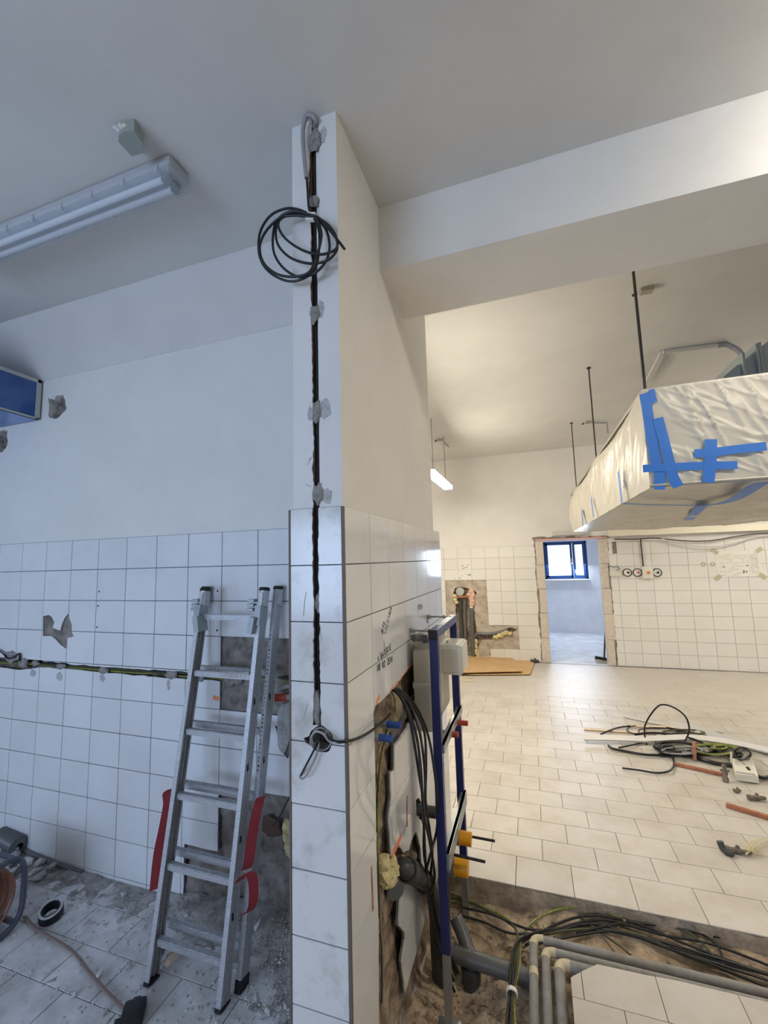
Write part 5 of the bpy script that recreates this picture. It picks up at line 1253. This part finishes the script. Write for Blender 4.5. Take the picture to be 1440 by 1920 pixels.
# broom in the back room
bp = onZ(1131, 1241, 0); t = thing('broom', bp, 'black broom leaning in the corner just inside the door opening', 'broom')
top = onY(1135, 1180, bp.y + .3); mb = MB(); mb.cyl(bp + Vector((.02, 0, .06)), top, .014, 10); mb.build('handle', 'black', t, smooth=True)
mb = MB(); mb.box(bp + Vector((-.13, -.03, .03)), bp + Vector((.10, .03, .075)), Matrix.Rotation(.15, 3, 'Y'), bp, bev=.008); mb.build('head', 'black', t)
mb = MB(); mb.box(bp + Vector((-.13, -.025, .0)), bp + Vector((.09, .025, .032)), Matrix.Rotation(.15, 3, 'Y'), bp); mb.build('bristles', 'bare_far', t)

# ------------------------------------------------------------------ hood wrapped in plastic film
HX0, HX1, HY0, HY1, HZ0, HZ1 = .66, 2.6, 2.68, 7.1, 2.165, 2.722
hd = thing('kitchen_hood', (1.5, 4.8, HZ0), 'large hanging kitchen hood wrapped in clear film and blue tape', 'hood')
i_ = .03
mb = MB()
mb.box((HX0 + i_, HY0 + i_, HZ0 + .03), (HX0 + i_ + .02, HY1 - i_, HZ1 - .01)); mb.box((HX1 - i_ - .02, HY0 + i_, HZ0 + .03), (HX1 - i_, HY1 - i_, HZ1 - .01))
mb.box((HX0 + i_, HY0 + i_, HZ0 + .10), (HX1 - i_, HY0 + i_ + .02, HZ1 - .01)); mb.box((HX0 + i_, HY1 - i_ - .02, HZ0 + .03), (HX1 - i_, HY1 - i_, HZ1 - .01))
mb.box((HX0 + i_, HY0 + i_, HZ1 - .02), (HX1 - i_, HY1 - i_, HZ1 - .01)); mb.box((HX0 + i_, HY0 + i_, HZ0 + .13), (HX1 - i_, HY1 - i_, HZ0 + .14))
mb.build('body', 'hood_steel', hd)
mb = MB(); mb.box((HX0 - .004, HY0 - .004, HZ1 - .012), (HX1, HY0 + .03, HZ1 + .008), bev=.003); mb.box((HX0 - .004, HY0, HZ1 - .012), (HX0 + .03, HY1, HZ1 + .008), bev=.003); mb.build('top_flange', 'hood_steel', hd)
mb = MB(); mb.box((HX0 - .016, HY0 - .024, HZ0 + .004), (HX1, HY0 - .012, HZ0 + .016), bev=.002); mb.build('lower_rim', 'hood_steel', hd)
def ridge(a, b, seed): 
    n = noise.noise(Vector((a, b, seed))) + .5 * noise.noise(Vector((a * 2.3, b * 1.7, seed + 5)))
    return max(0., 1 - abs(n) * 3.2) ** 2
def film(fnp, u0, u1, v0, v1, nu, nv, amp, across, along, ang, name, seed):
    """thin sheet with sharp folds running at an angle"""
    mb = MB(); vs = []; ca, sa = math.cos(ang), math.sin(ang)
    for j in range(nv + 1):
        for i in range(nu + 1):
            u = u0 + (u1 - u0) * i / nu; v = v0 + (v1 - v0) * j / nv
            w = .35 * noise.noise(Vector((u * 1.3, v * 1.3, seed + 9)))
            a = (u * ca + v * sa + w * .3) * across; b = (-u * sa + v * ca) * along
            r = ridge(a, b, seed) + .6 * ridge((u * math.cos(ang + .5) + v * math.sin(ang + .5)) * across * 1.5, b * 1.3, seed + 3)
            edge = min(1, 6 * min(i / nu, 1 - i / nu) + .25) * min(1, 6 * min(j / nv, 1 - j / nv) + .25)
            vs.append(fnp(u, v, amp * r * edge + .006 * noise.noise(Vector((u * 3, v * 3, seed)))))
    mb.add(vs, [(j * (nu + 1) + i, j * (nu + 1) + i + 1, (j + 1) * (nu + 1) + i + 1, (j + 1) * (nu + 1) + i) for j in range(nv) for i in range(nu)])
    return mb.build(name, 'film', hd, smooth=True, recalc=False)
film(lambda u, v, d: Vector((u, HY0 - .008 - max(d, -.01), v)), HX0 - .01, HX1, HZ0, HZ1, 240, 90, .012, 9, 1.6, .55, 'plastic_sheet', 2)
def left_f(u, v, d):
    k = (HZ1 - v) / (HZ1 - HZ0); bul = .03 * math.sin(math.pi * k) * (u - HY0) / 4 ; sag = -.05 * abs(math.sin(math.pi * (u - 2.6) / 1.9)) * (1 - k)
    return Vector((HX0 - .008 - max(d, -.01) - bul, u, v + sag))
film(left_f, HY0 - .01, HY1, HZ0, HZ1, 260, 50, .014, 5, 1.2, .3, 'plastic_sheet', 4)
film(lambda u, v, d: Vector((u, v, HZ0 - .001 - max(d * 1.3, -.010) * min(1, (u - HX0 + .01) * 8) - .03 * math.sin(math.pi * (v - HY0) / (HY1 - HY0)) * min(1, (u - HX0 + .01) * 3))), HX0 - .01, HX1, HY0 - .01, HY1, 150, 220, .016, 3.2, .8, 1.0, 'plastic_sheet', 7)
PH = PY(HY0 - .022)
TAPE_N = [0]
def tape(px, w, plane=PH, proj=None):
    pj = proj or (lambda x, y: (lambda p: (p.x, p.z))(onY(x, y, HY0 - .022)))
    mb = MB(); d = -.0012 * TAPE_N[0]; TAPE_N[0] += 1
    if plane is not PH: d = 0
    ribbon(mb, plane, [(a.x, a.y) for a in smooth_path([Vector((*pj(x, y), 0)) for x, y in px], 4)], w, d, .001)
    mb.build('tape_strip', 'tape_blue', hd)
PXW = .052
tape([(1208, 738), (1213, 765), (1220, 810), (1229, 862), (1237, 890), (1236, 918)], PXW)
tape([(1221, 730), (1227, 755)], .03)
tape([(1233, 784), (1244, 825), (1256, 872), (1262, 895), (1272, 913)], PXW)
tape([(1205, 879), (1240, 877), (1300, 874), (1382, 872)], .042)
tape([(1332, 824), (1332, 850), (1330, 880), (1327, 905)], .055)
tape([(1301, 851), (1330, 849), (1380, 843), (1436, 837)], .045)
PB = lambda u, v, d=0.: Vector((u, v, HZ0 - .052 - d))
zj = lambda x, y: (lambda p: (p.x, p.y))(onZ(x, y, HZ0 - .052))
PB2 = lambda u, v, d=0.: Vector((u, v, HZ0 - .052 + d))
tape([(1440, 903), (1420, 909), (1398, 924), (1372, 938), (1345, 945), (1318, 949), (1305, 960), (1292, 975)], .07, PB2, zj)
tape([(1167, 944), (1220, 946), (1310, 948)], .03, PB2, zj)
PLF = lambda u, v, d=0.: Vector((HX0 - .05 - d * -1, u, v))
xj = lambda x, y: (lambda p: (p.y, p.z))(onX(x, y, HX0 - .05))
tape([(1159, 884), (1163, 915), (1166, 943)], .05, PLF, xj)
tape([(1108, 933), (1113, 970)], .06, PLF, xj)
tape([(1091, 956), (1093, 986)], .08, PLF, xj)
for k, y in enumerate((2.70, 4.58, 6.47)):
    mb = MB(); mb.cyl((HX0 + .02, y, HZ1), (HX0 + .02, y, ZC2), .007 if k else .008, 10); rd = mb.build('hanger_rod', 'rod_dark', hd, smooth=True)
    mb = MB(); mb.cyl((HX0 + .02, y, ZC2 - .012), (HX0 + .02, y, ZC2), .02, 10); mb.build('anchor', 'rod_dark', rd)
# steel ducting above the hood
DY0, DY1 = 3.2, 3.85
dk = thing('ventilation_duct', (1.7, 3.5, HZ1), 'grey steel ventilation duct rising from the top of the wrapped hood', 'duct')
def yprism(xz, name):
    n = len(xz); mb = MB(); mb.add([(x, DY0, z) for x, z in xz] + [(x, DY1, z) for x, z in xz], [tuple(range(n)), tuple(range(2 * n - 1, n - 1, -1))] + [(i, n + i, n + (i + 1) % n, (i + 1) % n) for i in range(n)]); return mb.build(name, 'duct_metal', dk)
yprism([(1.18, 2.73), (1.345, 2.73), (1.345, 2.985), (1.33, 2.985), (1.25, 2.92)], 'transition')
yprism([(1.365, 2.73), (1.425, 2.73), (1.425, 3.04), (1.365, 3.01)], 'collar_piece')
yprism([(1.45, 2.73), (2.6, 2.73), (2.6, 3.45), (2.1, 3.40), (1.75, 3.28), (1.55, 3.15), (1.45, 3.07)], 'elbow')
for x, z_ in ((1.355, 3.05), (1.43, 3.095), (1.446, 3.10)):
    mb = MB(); mb.box((x - .008, DY0 - .03, 2.725), (x + .006, DY1 + .03, z_), bev=.002); mb.build('flange', 'duct_metal', dk)
# conduits on the far ceiling
mb = MB(); a = onZ(1243, 661, ZC2 - .02); b = onZ(1345, 648, ZC2 - .02); c = onZ(1214, 716, ZC2 - .02)
mb.beam(c, a, .05, .03); mb.beam(a, b, .04, .03); mb.build('ceiling_trunking', 'strip_grey', None, label='angled grey trunking on the ceiling above the hood', cat='trunking')
e = Vector((b.x + .2, b.y + .02, 2.95))
mb = MB(); mb.sweep(smooth_path([b, b + Vector((.08, 0, -.01)), b + Vector((.17, .0, -.12)), b + Vector((.20, .0, -.35)), Vector((b.x + .20, b.y, 2.74))], 5), .022, 10); mb.build('conduit', 'cable_grey', None, smooth=True, label='grey conduit curving down from the ceiling to the duct', cat='conduit')
def cbox(x, y, label):
    p = onZ(x, y, ZC2); t = thing('ceiling_box', p, label, 'box')
    mb = MB(); mb.box(p + Vector((-.042, -.03, -.03)), p + Vector((.042, .03, 0)), bev=.006); mb.build('body', 'box_brown', t)
    mb = MB(); mb.cyl(p + Vector((-.06, 0, -.02)), p + Vector((-.09, .01, -.03)), .010, 8); mb.build('gland', 'rod_dark', t); return p
cbox(1212, 541, 'small brown ceiling box beside the nearest hanger rod')
p = cbox(1104, 790, 'small ceiling box with a thin conduit behind the second hanger rod')
mb = MB(); q = onZ(1138, 793, ZC2 - .03); mb.sweep([p + Vector((.06, 0, -.03)), q, onY(1140, 812, q.y)], .012, 8); mb.build('thin_conduit', 'cable_grey', None, label='thin conduit running from the ceiling box towards the hood', cat='conduit')
p = cbox(826, 823, 'ceiling box above the hanging fluorescent lamp')
# ------------------------------------------------------------------ hanging lamps of the far bay
def hang(x, y0, y1, z, label):
    t = thing('hanging_lamp', (x, (y0 + y1) / 2, z), label, 'lamp')
    mb = MB(); mb.box((x - .07, y0, z + .05), (x + .07, y1, z + .075), bev=.008); mb.build('housing', 'lamp_body', t)
    mb = MB(); mb.box((x - .066, y0 + .006, z), (x + .066, y1 - .006, z + .05), bev=.016); mb.build('diffuser', 'lamp_on', t, smooth=True)
    for y in (y0 + .25, y1 - .22):
        mb = MB(); mb.cyl((x, y, z + .075), (x, y, ZC2), .006, 8); mb.build('suspension_wire', 'cable_grey', t)
    return t
hang(-1.14, 5.25, 6.62, 2.885, 'lit fluorescent lamp hanging from the far ceiling past the wall end')
hang(-1.14, 3.0, 4.4, 2.885, 'lit fluorescent lamp hanging behind the tiled wall')
hang(3.7, 5.4, 6.8, 2.9, 'lit fluorescent lamp hanging right of the wrapped hood')
p = onZ(832, 828, ZC2); mb = MB(); mb.sweep([p, onZ(841, 838, ZC2 - .02)], .01, 8); mb.build('thin_conduit', 'cable_grey', None, label='short conduit from the ceiling box to the lamp wire', cat='conduit')
